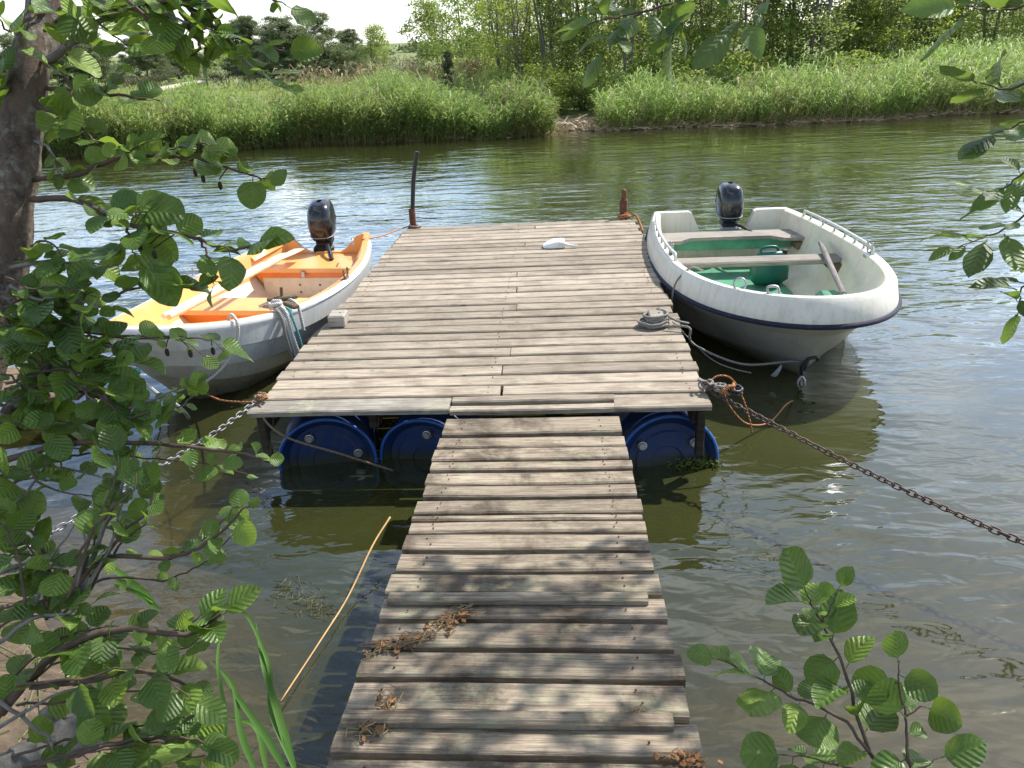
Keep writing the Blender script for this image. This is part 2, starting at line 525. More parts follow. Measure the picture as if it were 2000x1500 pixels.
def mat_bark(name, base, dark, pale, lichen, sc=12):
    t = NT(name)
    co = t.coords()
    mp = t.n('ShaderNodeMapping', {'Vector': co, 'Scale': (1, 1, .55)})
    n1 = t.noise((mp, 0), sc, 8, .68, .4)
    n2 = t.noise(co, sc * 2.1, 9, .75)
    n3 = t.noise(co, sc * .45, 4, .6)
    c = t.ramp(n1, [(.32, dark), (.5, base), (.72, tuple(b * 1.5 for b in base))])
    l = t.mix((t.math('MULTIPLY', t.ramp(n2, [(.48, 0), (.60, 1)]), t.ramp(n3, [(.40, .05), (.6, .9)])), 0), (c, 0), lichen)
    d = t.mix((t.ramp(t.noise(co, sc * 1.3, 6, .6), [(.60, 0), (.70, .8)]), 0), l, pale)
    t.bsdf(d, .9, n2, .012)
    return t.m
M['bark'] = mat_bark('lichened_bark', (.14, .098, .072), (.034, .025, .019), (.27, .26, .225), (.36, .37, .32), 24)
M['twig'] = mat_plain('brown_twig', (.10, .065, .045), .75, .4, 40)
M['twig_grey'] = mat_plain('grey_twig', (.20, .18, .16), .8, .4, 40)
M['far_bark'] = mat_plain('far_grey_bark', (.20, .17, .14), .9, .4, 3)

# ground
t = NT('terrain_ground')
co = t.coords()
n1 = t.noise(co, .9, 8, .65); n2 = t.noise(co, 9, 8, .7)
geo = t.n('ShaderNodeNewGeometry'); sp = t.n('ShaderNodeSeparateXYZ', {0: (geo, 'Position')})
sand = t.ramp(n2, [(.3, (.13, .105, .055)), (.7, (.27, .22, .12))])
mud = t.ramp(n1, [(.35, (.075, .060, .022)), (.65, (.16, .135, .050))])
bed = t.mix((t.ramp(n1, [(.42, 0), (.6, 1)]), 0), (mud, 0), (sand, 0))
soil = t.ramp(n2, [(.3, (.05, .036, .024)), (.5, (.11, .08, .052)), (.7, (.20, .15, .10))])
grs = t.ramp(n1, [(.35, (.10, .14, .04)), (.65, (.24, .27, .09))])
zz = t.math('ADD', (sp, 'Z'), t.math('MULTIPLY', n2, .06))
far = t.ramp(t.math('MULTIPLY', (sp, 'Y'), .01), [(.235, 0), (.26, 1)])
land = t.mix((far, 0), (soil, 0), (grs, 0))
cc = t.mix((t.ramp(t.math('ADD', zz, .5), [(.49, 0), (.54, 1)]), 0), bed, land)
t.bsdf(cc, .95, n2, .03)
M['ground'] = t.m

# water
t = NT('lake_water')
co = t.coords()
def wave(scale, sc, det, rot=0.0, rough=.5, dist=0.0):
    mp = t.n('ShaderNodeMapping', {'Vector': co, 'Scale': scale, 'Rotation': (0, 0, rot)})
    return t.noise((mp, 0), sc, det, rough, dist)
wa = wave((.6, 1.5, 1), 2.0, 2, R_(-16), .42, .5)
wb = wave((.7, 1.5, 1), 6.5, 2, R_(10), .5, .5)
wc = wave((1, 1, 1), .35, 2)
hh = t.math('ADD', t.math('MULTIPLY', wa, .034), t.math('MULTIPLY', wb, .0095))
gust = t.ramp(wc, [(.35, .35), (.65, 1.25)])
bp = t.n('ShaderNodeBump', {'Height': t.math('MULTIPLY', hh, gust), 'Distance': 1.0, 'Strength': 1.0})
at_ = t.n('ShaderNodeAttribute', attribute_name='tone')     # depth of water in metres
turb = t.math('SUBTRACT', 1.0, t.math('POWER', 2.718, t.math('MULTIPLY', (at_, 'Fac'), -2.4)))
murk_n = t.noise(co, 1.3, 4, .6)
murk = t.ramp(murk_n, [(.3, (.036, .042, .012)), (.7, (.052, .056, .017))])
dif = t.n('ShaderNodeBsdfDiffuse', {'Color': murk})
tra = t.n('ShaderNodeBsdfTransparent', {'Color': (.82, .74, .45, 1)})
body = t.n('ShaderNodeMixShader', {0: turb, 1: tra, 2: dif})
glo = t.n('ShaderNodeBsdfGlossy', {'Color': (1, 1, 1, 1), 'Roughness': .05, 'Normal': bp})
fr0 = t.n('ShaderNodeFresnel', {'IOR': 1.34, 'Normal': bp})
fr = t.math('MINIMUM', t.math('MULTIPLY', fr0, 2.4), .70)
ms = t.n('ShaderNodeMixShader', {0: fr, 1: body, 2: glo})
t.t.links.new(ms.outputs[0], t.out.inputs['Surface'])
M['water'] = t.m

# ------------------------------------------------------------------ terrain and water
def ground_z(x, y):
    x = np.asarray(x, float); y = np.asarray(y, float)
    yb = 1.15 + np.clip(-x - .95, 0, 4) * 1.0 + np.clip(x - 1.6, 0, 6) * .25 + .12 * np.sin(x * 2.3)
    d = yb - y
    z1 = np.where(d > 0, np.minimum(d * .5, .55 + .02 * d), d * .26)
    shore = 21.55 + .045 * (x + 8) + .22 * np.sin(x * .7) + .12 * np.sin(x * 1.9 + 1) 
    shore = np.where((x > 0) & (x < 1.2), shore + .5 * np.sin((x) / 1.2 * np.pi), shore)
    e = y - shore
    z2 = np.where(e > 0, np.minimum(e * .22, .2 + .004 * e), e * .3)
    rise = np.clip((x - 4) / 9, 0, 1) * np.clip((y - 23.0) / 8, 0, 1) * .5
    hill = np.clip((y - 60) / 120, 0, 1) * 3.0
    z = np.maximum(z1, np.where(e > 0, z2 + rise + hill, z2))
    return np.maximum(z, -1.25)

def axis(parts):
    return np.concatenate([np.linspace(a, b, n, endpoint=False) for a, b, n in parts] + [[parts[-1][1]]])
gx = axis([(-700, -60, 8), (-60, -16, 22), (-16, 16, 140), (16, 60, 22), (60, 700, 8)])
gy = axis([(-60, -4, 8), (-4, 6, 60), (6, 20, 24), (20, 27, 50), (27, 80, 40), (80, 900, 10)])
X, Y = np.meshgrid(gx, gy)
Z = ground_z(X, Y)
near = (np.abs(X) < 20) & (Y > -5) & (Y < 30)
Z = Z + np.where(near, (np.sin(X * 5.1 + Y * 3.3) + np.sin(X * 2.7 - Y * 6.1)) * .012, 0)
mb = MB(); mb.grid(np.dstack([X, Y, Z]))
tag(mb.build('terrain', M['ground'], smooth='all'), kind='structure', label='sandy lake bed and grassy banks on both sides of the water')

wx = axis([(-90, -16, 20), (-16, 16, 160), (16, 90, 20)])
wy = axis([(-6, 8, 80), (8, 26, 40)])
X, Y = np.meshgrid(wx, wy)
dep = np.clip(-ground_z(X, Y), 0, 3)
mb = MB(); mb.grid(np.dstack([X, Y, np.zeros_like(X)]))
mb.c = [dep.ravel()]
wo = mb.build('water', M['water'], smooth='all', col=True)
tag(wo, kind='structure', label='rippled green lake water')

# ------------------------------------------------------------------ jetty: floating platform and ramp
DECK = .45
def plank_mesh(name, L, W, T, mat, seed, ragged=.006):
    """worn board, length along local x, top at z=0"""
    r = random.Random(seed)
    n = max(3, int(L / .28))
    rows = []
    bow = r.uniform(-.004, .004)
    for i in range(n + 1):
        u = i / n
        x = -L / 2 + u * L + (r.uniform(-ragged, ragged) * 1.6 if i in (0, n) else 0)
        j = [r.uniform(-1, 1) * .0022 for _ in range(4)]
        w1, w2 = W / 2 + j[0], W / 2 + j[1]
        zz = bow * math.sin(u * math.pi) + j[2] * .6
        c = .007
        rows.append([(x, -w1, zz - T), (x, w2, zz - T), (x, w2, zz - c), (x, w2 - c, zz), (x, -w1 + c, zz), (x, -w1, zz - c)])
    mb = MB(); mb.grid(np.array(rows), closed_u=True)
    b = 0
    mb.f.append([5, 4, 3, 2, 1, 0]); mb.m.append(0)
    k = n * 6
    mb.f.append([k, k + 1, k + 2, k + 3, k + 4, k + 5]); mb.m.append(0)
    return mb.build(name, mat, me_only=True)

plat = empty('floating_platform', (-.43, 3.79, 0))
tag(plat, 'weathered plank platform floating on blue barrels between the two moored boats', 'platform')
def put(o, loc, rot=(0, 0, 0)):
    o.location = loc; o.rotation_euler = rot
    return o
def child(name, me, parent, wloc, rot=(0, 0, 0)):
    o = link_mesh(name, me, parent)
    o.location = Vector(wloc) - parent.location
    o.rotation_euler = rot
    return o

def deck_left(y):  return -1.712 + (y - 3.79) * .016
def deck_right(y): return .797 + (y - 3.79) * .014
def deck_skew(x, v):  # far edge swings away towards the right
    return .055 * v * (x + 1.7) / 2.5
NP = 31
pitch = (8.52 - 3.955) / (NP - 1)
seams = {1: -.33, 3: -.34, 5: -.31, 8: -.36, 11: -.30, 14: -.33, 17: -.34, 20: -.30, 24: -.31, 29: -.23}
nail_mb = MB()
for i in range(1, NP):
    y0 = 3.962 + (i - 1) * pitch
    yc = y0 + pitch / 2
    v = i / NP
    w = pitch - random.choice([.018, .021, .024, .028])
    xl, xr = deck_left(yc) + random.uniform(-.02, .012), deck_right(yc) + random.uniform(-.012, .025)
    ang = deck_skew(1, 1) * v / 2.5 + random.uniform(-.0012, .0012)
    segs = [(xl, xr)] if i not in seams else [(xl, seams[i] - .002), (seams[i] + .002, xr)]
    for k, (a, b) in enumerate(segs):
        xm = (a + b) / 2
        me = plank_mesh('plank', b - a, w, .034, M['deck_wood'], 100 + i * 3 + k)
        child('plank', me, plat, (xm, yc + ang * (xm + .43), DECK + random.uniform(-.0025, .0025)), (random.uniform(-.008, .008), 0, ang))
    for xn in (xl + .09, -.40, xr - .09):
        for dy in (-.035, .035):
            if random.random() < .3: continue
            nail_mb.lathe([(0, .0015), (.0038, .0012), (.0044, -.002)], 6, c=(xn + random.uniform(-.01, .01), yc + dy + ang * (xn + .43), DECK + .003))
# first row, notched for the hinge of the ramp
for k, (a, b, ya, yb, mat) in enumerate(((-1.722, -.603, 3.795, 3.952, 'lichen_wood'), (.297, .802, 3.778, 3.945, 'deck_wood'),
                                         (-.600, .294, 3.878, 3.950, 'deck_wood'), (-.600, .294, 3.778, 3.842, 'deck_wood'))):
    me = plank_mesh('plank', b - a, yb - ya, .03, M[mat], 900 + k)
    child('plank', me, plat, ((a + b) / 2, (ya + yb) / 2, DECK + (.001 if k != 2 else .004)))
nl = nail_mb.build('nail_heads', M['rust'], plat, keep_world=True); nl['kind'] = 'stuff'
# frame under the boards
for (c, d) in (((-1.66, 6.15, .36), (.05, 4.6, .12)), ((.74, 6.15, .36), (.05, 4.6, .12)), ((-.42, 6.15, .36), (.06, 4.6, .12)),
               ((-1.05, 6.15, .36), (.05, 4.55, .12)), ((.2, 6.15, .36), (.05, 4.55, .12))):
    mb = MB(); mb.rbox((0, 0, 0), d, .006)
    child('beam', mb.build('beam', M['dark_wood'], me_only=True), plat, c)
for yy in (4.95, 8.44):
    mb = MB(); mb.rbox((0, 0, 0), (2.36, .05, .11), .006)
    child('cross_beam', mb.build('cross_beam', M['dark_wood'], me_only=True), plat, (-.46, yy, .3))
for xx in (-1.668, .762):
    mb = MB(); mb.rbox((0, 0, 0), (.045, .05, .30), .006)
    child('corner_post', mb.build('corner_post', M['dark_wood'], me_only=True), plat, (xx, 3.84, .272))

# the ramp
def rz_(y): return .45 + (3.79 - y) * .0824
ramp = empty('gangway', (-.14, 3.65, 0))
tag(ramp, 'narrow plank gangway leading from the near bank down to the platform', 'gangway')
rows = [(3.656, 3.452), (3.395, 3.280), (3.260, 3.133), (3.112, 3.034), (3.004, 2.890), (2.872, 2.772), (2.740, 2.632), (2.612, 2.574),
        (2.556, 2.478), (2.458, 2.350), (2.325, 2.214), (2.190, 2.072), (2.048, 1.944), (1.918, 1.800), (1.780, 1.670), (1.648, 1.528),
        (1.505, 1.392), (1.372, 1.262), (1.240, 1.13), (1.11, 1.0), (.98, .87)]
tilt = -math.atan(.0824)
for i, (a, b) in enumerate(rows):
    yc = (a + b) / 2
    u = (3.65 - yc) / 2.3
    xl, xr = -.592 + random.uniform(-.004, .004), .300 + u * .028 + random.uniform(-.004, .004)
    me = plank_mesh('plank', xr - xl, (a - b) - .004, .034, M['ramp_wood'], 400 + i, .004)
    child('plank', me, ramp, ((xl + xr) / 2, yc, rz_(yc) + random.uniform(-.002, .002)), (tilt + random.uniform(-.012, .012), 0, random.uniform(-.004, .004) - .012 * u))
rn = MB()
for (a, b) in rows:
    for xn in (-.50, .20):
        for f_ in (.3, .7):
            yn = b + (a - b) * f_
            rn.lathe([(0, .002), (.003, .0015), (.0036, -.002)], 6, c=(xn + random.uniform(-.012, .012), yn, rz_(yn) + .004))
rn = rn.build('nail_heads', M['rust'], ramp, keep_world=True); rn['kind'] = 'stuff'
# cross battens nailed on top
for (a, b, xl, xr, s) in ((2.052, 2.004, -.575, .262, 61), (1.516, 1.470, -.572, .270, 62)):
    me = plank_mesh('batten', xr - xl, a - b, .022, M['ramp_wood'], s, .012)
    child('batten', me, ramp, ((xl + xr) / 2, (a + b) / 2, rz_((a + b) / 2) + .024), (tilt, 0, -.006))
for xx in (-.50, .20):
    mb = MB(); mb.rbox((0, 0, 0), (.05, 2.95, .10), .006)
    child('stringer', mb.build('stringer', M['dark_wood'], me_only=True), ramp, (xx, 2.2, rz_(2.2) - .084), (tilt, 0, 0))

# ------------------------------------------------------------------ barrels under the platform
def barrel_parts(parent):
    mb = MB()
    r, L = .285, .86
    prof = [(r * .93, 0), (r, .012), (r, .05), (r * .965, .062), (r * .965, .2), (r, .215), (r, .245), (r * .965, .26), (r * .965, .6), (r, .615),
            (r, .645), (r * .965, .66), (r * .965, .8), (r, .815), (r, .85), (r * .93, L), (0, L)]
    RX = Matrix.Rotation(-math.pi / 2, 4, 'X')     # axis along +y
    mb.lathe(prof, 36, M=RX)
    mb.build('body', M['barrel'], parent, smooth=True)
    mb = MB()
    mb.lathe([(0, .03), (r * .30, .03), (r * .32, .022), (r * .62, .022), (r * .66, .032), (r * .80, .032), (r * .86, .012), (r * .94, -.002)], 36, M=RX)
    lid = mb.build('lid', M['barrel'], parent, smooth=True)
    mb = MB()
    ring = [(r * .985 * math.cos(a), -.002, r * .985 * math.sin(a)) for a in np.linspace(0, 2 * math.pi, 41)]
    mb.tube(ring, .011, 6, cap=False)
    mb.build('rim', M['barrel_rim'], parent, smooth='all')
    for sx in (-1, 1):
        mb = MB()
        mb.lathe([(0, -.008), (.020, -.008), (.022, .0), (.027, .002), (.029, .03)], 16, M=RX, c=(sx * r * .52, 0, r * .38))
        mb.build('bung', M['metal'], lid, smooth=True)
for loc, rot, lab in (((.61, 3.92, .030), (R_(-5), 0, R_(6)), 'blue plastic barrel under the platform on the right of the gangway'),
                      ((-.80, 4.02, .0), (R_(4), R_(60), R_(-5)), 'blue plastic barrel under the platform tucked beside the gangway left edge'),
                      ((-1.38, 3.99, .03), (R_(2), R_(25), R_(10)), 'blue plastic barrel under the platform left corner post'),
                      ((-.1, 4.05, .0), (0, R_(15), 0), 'blue plastic barrel hidden in the shade behind the gangway'),
                      ):
    if 'hidden' in lab: continue
    b = empty('blue_barrel', loc)
    b.rotation_euler = rot
    barrel_parts(b)
    tag(b, lab, 'barrel', 'barrels floating the platform')
# algae fringe and old twine on the right barrel
mb = MB()
for k in range(140):
    a = random.uniform(0, 1)
    p = Vector((.60 + .30 * a ** .5 + random.uniform(-.03, .03), 3.915 + random.uniform(-.03, .05) + .03 * a, random.uniform(-.01, .03)))
    q = p + Vector((random.uniform(-.03, .03), random.uniform(-.03, .01), random.uniform(-.01, .02)))
    mb.tube([p, (p + q) / 2 + Vector((0, 0, .008)), q], .004, 4)
tag(mb.build('algae_fringe', M['algae']), 'green algae clinging round the blue barrel at the waterline', 'algae', kind='stuff')

# ------------------------------------------------------------------ mooring posts on the far edge
p = empty('mooring_post', (-1.574, 8.50, .45))
tag(p, 'rusty steel socket with a tall leaning black pipe at the far platform corner', 'post')
mb = MB(); mb.lathe([(.033, -.5), (.036, 0), (.036, .20), (.030, .20), (.030, .1), (0, .1)], 16); mb.build('socket', M['rust'], p, smooth=True)
mb = MB(); mb.tube(smooth_path([(-.004, 0, .05), (.02, .01, .3), (.055, .015, .55), (.115, .02, .80)], 5), .024, 12); mb.build('pipe', M['black_pipe'], p, smooth=True)
mb = MB(); mb.rbox((0.02, -.03, .006), (.14, .10, .012), .003); mb.build('foot_plate', M['rust'], p)
p = empty('mooring_post', (.742, 8.62, .45))
tag(p, 'short rusty stepped steel post at the far platform corner beside the white boat', 'post')
mb = MB(); mb.lathe([(.044, -.5), (.045, 0), (.045, .19), (.041, .198), (.028, .198), (.028, .2)], 16); mb.build('socket', M['rust'], p, smooth=True)
mb = MB(); mb.lathe([(.027, .18), (.027, .30), (.016, .31), (0, .31)], 12); mb.build('insert', M['rust'], p, smooth=True)

# wooden mooring blocks
def block(loc, dims, rz, label):
    b = empty('mooring_block', loc, rz)
    mb = MB(); mb.rbox((0, 0, dims[2] / 2), dims, .008); mb.build('block', M['grey_wood'], b)
    mb = MB()
    mb.lathe([(0, .004), (.007, .003), (.008, 0)], 8, c=(.02, 0, dims[2])); mb.build('bolt', M['rust'], b, smooth=True)
    tag(b, label, 'block')
    return b
block((-1.585, 5.27, DECK + .001), (.12, .16, .085), .05, 'bare wooden block fixed to the platform edge beside the orange boat')
block((.665, 5.08, DECK + .001), (.10, .16, .085), .0, 'rope-wound wooden block on the platform edge beside the white boat')

# white bailer
s = empty('bailer', on(1085, 482, DECK), R_(4))
s.scale = (.85, .85, .85)
s.location.z = DECK + .004
mb = MB()
prof = []
for x, w, h in ((-.14, .055, .012), (-.10, .085, .035), (-.02, .095, .065), (.06, .09, .07), (.10, .07, .068)):
    prof.append([(x, -w, 0), (x, -w, h), (x, -w * .9, h + .006), (x, 0, h + .012), (x, w * .9, h + .006), (x, w, h), (x, w, 0)])
mb.grid(np.array(prof), flip=True)
mb.add(prof[0], [tuple(range(6, -1, -1))]); mb.add(prof[-1], [tuple(range(7))])
mb.build('scoop', M['white_paint'], s, smooth=50)
mb = MB(); mb.tube(smooth_path([(.02, -.08, .05), (.07, -.10, .058), (.15, -.10, .03), (.24, -.115, .02)]), [.012] * 18 + [.015], 8); mb.build('handle', M['white_paint'], s, smooth=True)
tag(s, 'small white plastic bailer with a handle lying on the platform boards', 'bailer')

# ------------------------------------------------------------------ boats
def sup(s, s0, p, q):
    """1 amidships, 0 at the stem"""
    u = np.clip((s - s0) / (1 - s0), 0, 1)
    return (1 - u ** p) ** (1 / q)

def cos_space(n, a=0.0, b=1.0):
    t = np.linspace(0, 1, n)
    t = np.where(t < .5, t, t)
    return a + (b - a) * (1 - (1 - t) ** 2.0)

def loft(lines, mb, mat=0, flip=False):
    """lines: list of (n,3) longitudinal lines for the +x side, mirrored"""
    P = np.array(lines)
    mb.grid(P, mat, flip=flip)
    Q = P.copy(); Q[..., 0] *= -1
    mb.grid(Q, mat, flip=not flip)

def outboard(parent_loc, rz, tilt, label, red):
    m = empty('outboard_motor', parent_loc, rz)
    m.rotation_euler = (tilt, 0, rz)
    m.scale = (1.2, 1.1, .9)
    # local: +y towards the bow, z up, origin on the transom top
    mb = MB()
    rings = []
    for z, w, d, oy in ((.10, .070, .12, -.10), (.12, .088, .145, -.105), (.16, .098, .165, -.11), (.26, .108, .175, -.115), (.34, .108, .172, -.12),
                        (.42, .100, .160, -.128), (.475, .086, .138, -.135), (.505, .060, .10, -.14), (.513, .02, .03, -.14)):
        ring = []
        for a in np.linspace(0, 2 * math.pi, 28, endpoint=False):
            ca, sa = math.cos(a), math.sin(a)
            ring.append((w * math.copysign(abs(ca) ** .62, ca), oy + d * math.copysign(abs(sa) ** .62, sa), z))
        rings.append(ring)
    mb.grid(np.array(rings), closed_u=True)
    mb.f.append(list(range(27, -1, -1))); mb.m.append(0)
    cw = mb.build('cowling', M['motor'], m, smooth=60)
    mb = MB()
    for zz in (.155, .165):
        pass
    ring = [(.101 * math.copysign(abs(math.cos(a)) ** .62, math.cos(a)), -.11 + .168 * math.copysign(abs(math.sin(a)) ** .62, math.sin(a)), .165) for a in np.linspace(0, 2 * math.pi, 41)]
    mb.tube(ring, .0055, 5, cap=False); mb.build('trim_band', M['motor_grey'], cw, smooth='all')
    for sx in (-1, 1):
        mb = MB(); mb.rbox((sx * .101, -.13, .30), (.012, .16, .05), .005); mb.build('side_panel', M['motor_matt'], cw)
    mb = MB(); mb.rbox((0, .058, .24), (.06, .02, .02), .006); mb.build('starter_grip', M['motor_matt'], cw)
    mb = MB()
    mb.rbox((0, -.10, .06), (.13, .20, .10), .025); mb.rbox((0, -.12, -.22), (.09, .13, .52), .03)
    mb.rbox((0, -.13, -.52), (.03, .24, .30), .012); mb.build('midsection', M['motor_matt'], m)
    mb = MB()
    for sx in (-1, 1):
        mb.rbox((sx * .065, .01, -.06), (.025, .10, .22), .008)
        mb.tube([(sx * .065, .03, -.1), (sx * .065, .12, -.1)], .008, 8); mb.rbox((sx * .065, .12, -.1), (.012, .015, .06), .004)
    mb.rbox((0, .0, .02), (.17, .07, .05), .012); mb.build('clamp_bracket', M['motor_grey' if not red else 'motor_matt'], m)
    mb = MB()
    mb.tube(smooth_path([(-.04, .04, .08), (-.07, .16, .10), (-.10, .27, .09)]), .017, 10)
    th = mb.build('tiller', M['motor_matt'], m, smooth=True)
    mb = MB(); mb.tube([(-.10, .265, .09), (-.125, .37, .075)], [.021, .019], 12); mb.build('grip', M['motor'], th, smooth=True)
    tag(m, label, 'outboard motor')
    return m

# ---- white boat
WB = Vector((1.69, 8.15, 0))
WRZ = math.pi + R_(.4)
wb = empty('white_boat', WB, WRZ)
tag(wb, 'blunt-bowed white fibreglass boat with navy rubbing strip and wooden seats', 'boat')
L = 3.42
s = cos_space(46)
def wline(hb_stern, hb_max, z_of_s, p, q, rake, s0=.42):
    hb = np.where(s < s0, hb_max + (hb_stern - hb_max) * ((s0 - s) / s0) ** 2, hb_max * sup(s, s0, p, q))
    y = L * s - rake * np.clip((s - .5) / .5, 0, 1) ** 2
    return np.stack([hb, y, z_of_s], 1)
zr = .42 + .10 * s ** 3             # rub rail
keel = wline(.0, .0, -.16 + .15 * np.clip((s - .55) / .45, 0, 1) ** 2.2, 2, 1.4, .46)
ch1 = wline(.50, .54, -.10 + .17 * np.clip((s - .5) / .5, 0, 1) ** 2, 1.1, 1.0, .42)
ch2 = wline(.63, .74, .045 + .15 * np.clip((s - .4) / .6, 0, 1) ** 2, 1.35, 1.15, .33)
ch2b = wline(.662, .775, .060 + .15 * np.clip((s - .4) / .6, 0, 1) ** 2, 1.37, 1.17, .31)
ch3 = wline(.685, .835, .27 + .13 * s ** 2.5, 1.8, 1.45, .16)
ch3b = wline(.712, .862, .29 + .13 * s ** 2.5, 1.85, 1.5, .13)
rail = wline(.715, .875, zr, 2.45, 2.0, .0)
co1 = wline(.715, .870, zr + .035, 2.45, 2.0, -.004)
co2 = wline(.690, .845, zr + .15, 2.45, 2.0, .035)
co3 = wline(.665, .820, zr + .180, 2.45, 2.0, .065)
co4 = wline(.620, .772, zr + .180, 2.45, 2.0, .115)
co5 = wline(.600, .752, zr + .165, 2.45, 2.0, .14)
in1 = wline(.590, .742, zr + .05, 2.2, 1.78, .20)
in2 = wline(.52, .63, np.full_like(s, .14) + .16 * s ** 3, 1.35, 1.15, .50)
in3 = wline(.42, .46, np.full_like(s, .05) + .16 * s ** 3, 1.1, 1.0, .64)
in4 = wline(.0, .0, np.full_like(s, .03) + .17 * s ** 3, 2, 1.6, .70)
mb = MB(); loft([keel, ch1, ch2, ch2b, ch3, ch3b, rail], mb, 0, flip=False)
h = mb.build('hull', M['hull_white'], wb, smooth=25)
mb = MB(); loft([rail, co1, co2, co3, co4, co5], mb, 0); mb.build('gunwale', M['hull_white'], wb, smooth=40)
mb = MB(); loft([co5, in1, in2, in3, in4], mb, 0); mb.build('liner', M['cream'], wb, smooth=50)
# rub rail
rp = [tuple(a) for a in rail[::-1]][0:]
line = [Vector((-a[0] - .002, a[1] + .004, a[2] + .008)) for a in rail] + [Vector((a[0] + .002, a[1] + .004, a[2] + .008)) for a in rail[::-1][1:]]
mb = MB(); mb.tube(line, .018, 8); mb.build('rub_rail', M['navy'], wb, smooth='all')
# transom: profile across with a low centre for the motor, thick
def transom(wb_, prof_top, bottom, y0, th, mats):
    mb = MB()
    n = len(prof_top)
    P = [(x, y0, z) for x, z in bottom] + [(x, y0, z) for x, z in prof_top[::-1]]
    Q = [(x, y0 + th, z) for x, y, z in P]
    m = len(P)
    mb.add(P + Q, [tuple(range(m))[::-1], tuple(range(m, 2 * m))] + [(i, (i + 1) % m, m + (i + 1) % m, m + i) for i in range(m)], 0)
    return mb
bot = [(-.715, .42), (-.70, .29), (-.63, .05), (-.5, -.1), (0, -.16), (.5, -.1), (.63, .05), (.70, .29), (.715, .42)]
top = [(-.705, .46), (-.68, .59), (-.66, .602), (-.36, .602), (-.33, .585), (-.25, .37), (.20, .37), (.30, .585), (.33, .602), (.66, .602), (.68, .59), (.705, .46)]
tb = transom(wb, top, bot, -.004, .085, None)
tb.build('transom', M['hull_white'], wb)
mb = MB(); mb.rbox((-.02, .05, .30), (.44, .11, .15), .01); mb.build('motor_pad', M['green_paint'], wb)
# aft wooden seat with cut corners
def slab(pts, z, th, M_, name, parent):
    mb = MB(); n = len(pts)
    P = [(x, y, z) for x, y in pts] + [(x, y, z + th) for x, y in pts]
    mb.add(P, [tuple(range(n))[::-1], tuple(range(n, 2 * n))] + [(i, (i + 1) % n, n + (i + 1) % n, n + i) for i in range(n)])
    return mb.build(name, M_, parent)
slab([(-.70, .27), (.70, .27), (.70, .64), (.50, .64), (.38, .52), (-.38, .52), (-.50, .64), (-.70, .64)], .405, .032, M['grey_wood'], 'aft_seat', wb)
mb = MB(); mb.rbox((0, .47, .352), (1.22, .03, .10), .006); mb.build('seat_riser', M['green_paint'], wb)
mb = MB(); mb.rbox((0, 1.42, .43), (1.50, .20, .045), .01); mb.build('thwart', M['grey_wood'], wb)
for sx in (-1, 1):
    mb = MB(); mb.rbox((sx * .705, 1.42, .375), (.10, .30, .08), .012); mb.build('seat_bracket', M['old_wood'], wb)
    mb = MB(); mb.rbox((sx * .66, .46, .352), (.10, .34, .08), .012); mb.build('seat_bracket', M['old_wood'], wb)
# green floor and foredeck locker
fl = [(-.42, .2), (.42, .2), (.44, 1.2), (.36, 1.75), (.16, 2.15), (0, 2.3), (-.16, 2.15), (-.36, 1.75), (-.44, 1.2)]
slab(fl, .045, .02, M['green_paint'], 'floor', wb)
mb = MB()
hbx = lambda y: .45 * float(np.interp(y, in1[:, 1], in1[:, 0])) + .55 * float(np.interp(y, in2[:, 1], in2[:, 0]))
Pq = []
for y in np.linspace(1.62, 2.78, 10):
    u = (y - 1.62) / 1.16
    hb = hbx(y) - .015
    w_in = .16 + .16 * u
    Pq.append([(hb, y, .29), (max(hb - .05, .01), y, .315), (max(hb - w_in, .008), y, .315), (max(hb - w_in - .04, .006), y, .29), (max(hb - w_in - .09, .004), y, .06)])
mb.grid(np.array(Pq)); mb.add(Pq[0], [(0, 1, 2, 3, 4)])
mb.build('bow_bench', M['green_pale'], wb, smooth=40)
mb = MB()
Pq2 = [[(-x, y + .25, z - .03) for x, y, z in r] for r in Pq[:7]]
Pq2 = [[(-(hbx(r[0][1]) - .015) + (x + (hbx(r[0][1] - .25) - .015)), y, z) for x, y, z in r] for r in Pq2]
mb.grid(np.array(Pq2), flip=True); mb.add(Pq2[0], [(4, 3, 2, 1, 0)])
mb.build('side_bench', M['green_paint'], wb, smooth=40)
# slotted hand rails on both gunwales
for sx in (-1, 1):
    mb = MB()
    i0, i1 = 3, 17
    rl = [Vector((sx * (co4[i][0] + .012), co4[i][1] + .02, co4[i][2] + .052)) for i in range(i0, i1)]
    rl = [rl[0] + Vector((0, -.02, -.05))] + rl + [rl[-1] + Vector((0, .03, -.05))]
    mb.tube(rl, .013, 8, flat=1.0)
    hr = mb.build('hand_rail', M['hull_grey'], wb, smooth='all')
    for i in range(i0 + 1, i1 - 1, 2):
        b = Vector((sx * (co4[i][0] + .012), co4[i][1] + .02, co4[i][2]))
        mb = MB(); mb.tube([b + Vector((0, 0, -.004)), b + Vector((0, 0, .05))], .010, 6); mb.build('rail_post', M['metal'], hr, smooth='all')
# rowlocks
for sx, yy in ((-1, 1.98), (1, 1.80)):
    hx = .76
    o_ = empty('rowlock', (0, 0, 0)); bpy.data.objects.remove(o_)
    mb = MB()
    z0 = .60
    mb.tube(smooth_path([(sx * hx, yy - .045, z0 + .11), (sx * hx, yy - .045, z0 + .05), (sx * hx, yy, z0 + .02), (sx * hx, yy + .045, z0 + .05), (sx * hx, yy + .045, z0 + .11)]), .009, 8)
    mb.tube([(sx * hx, yy, z0 - .06), (sx * hx, yy, z0 + .02)], .012, 8)
    mb.build('rowlock', M['metal'], wb, smooth='all')
    mb = MB(); mb.rbox((sx * hx, yy, z0 - .012), (.06, .10, .03), .008); mb.build('rowlock_socket', M['motor_grey'], wb)
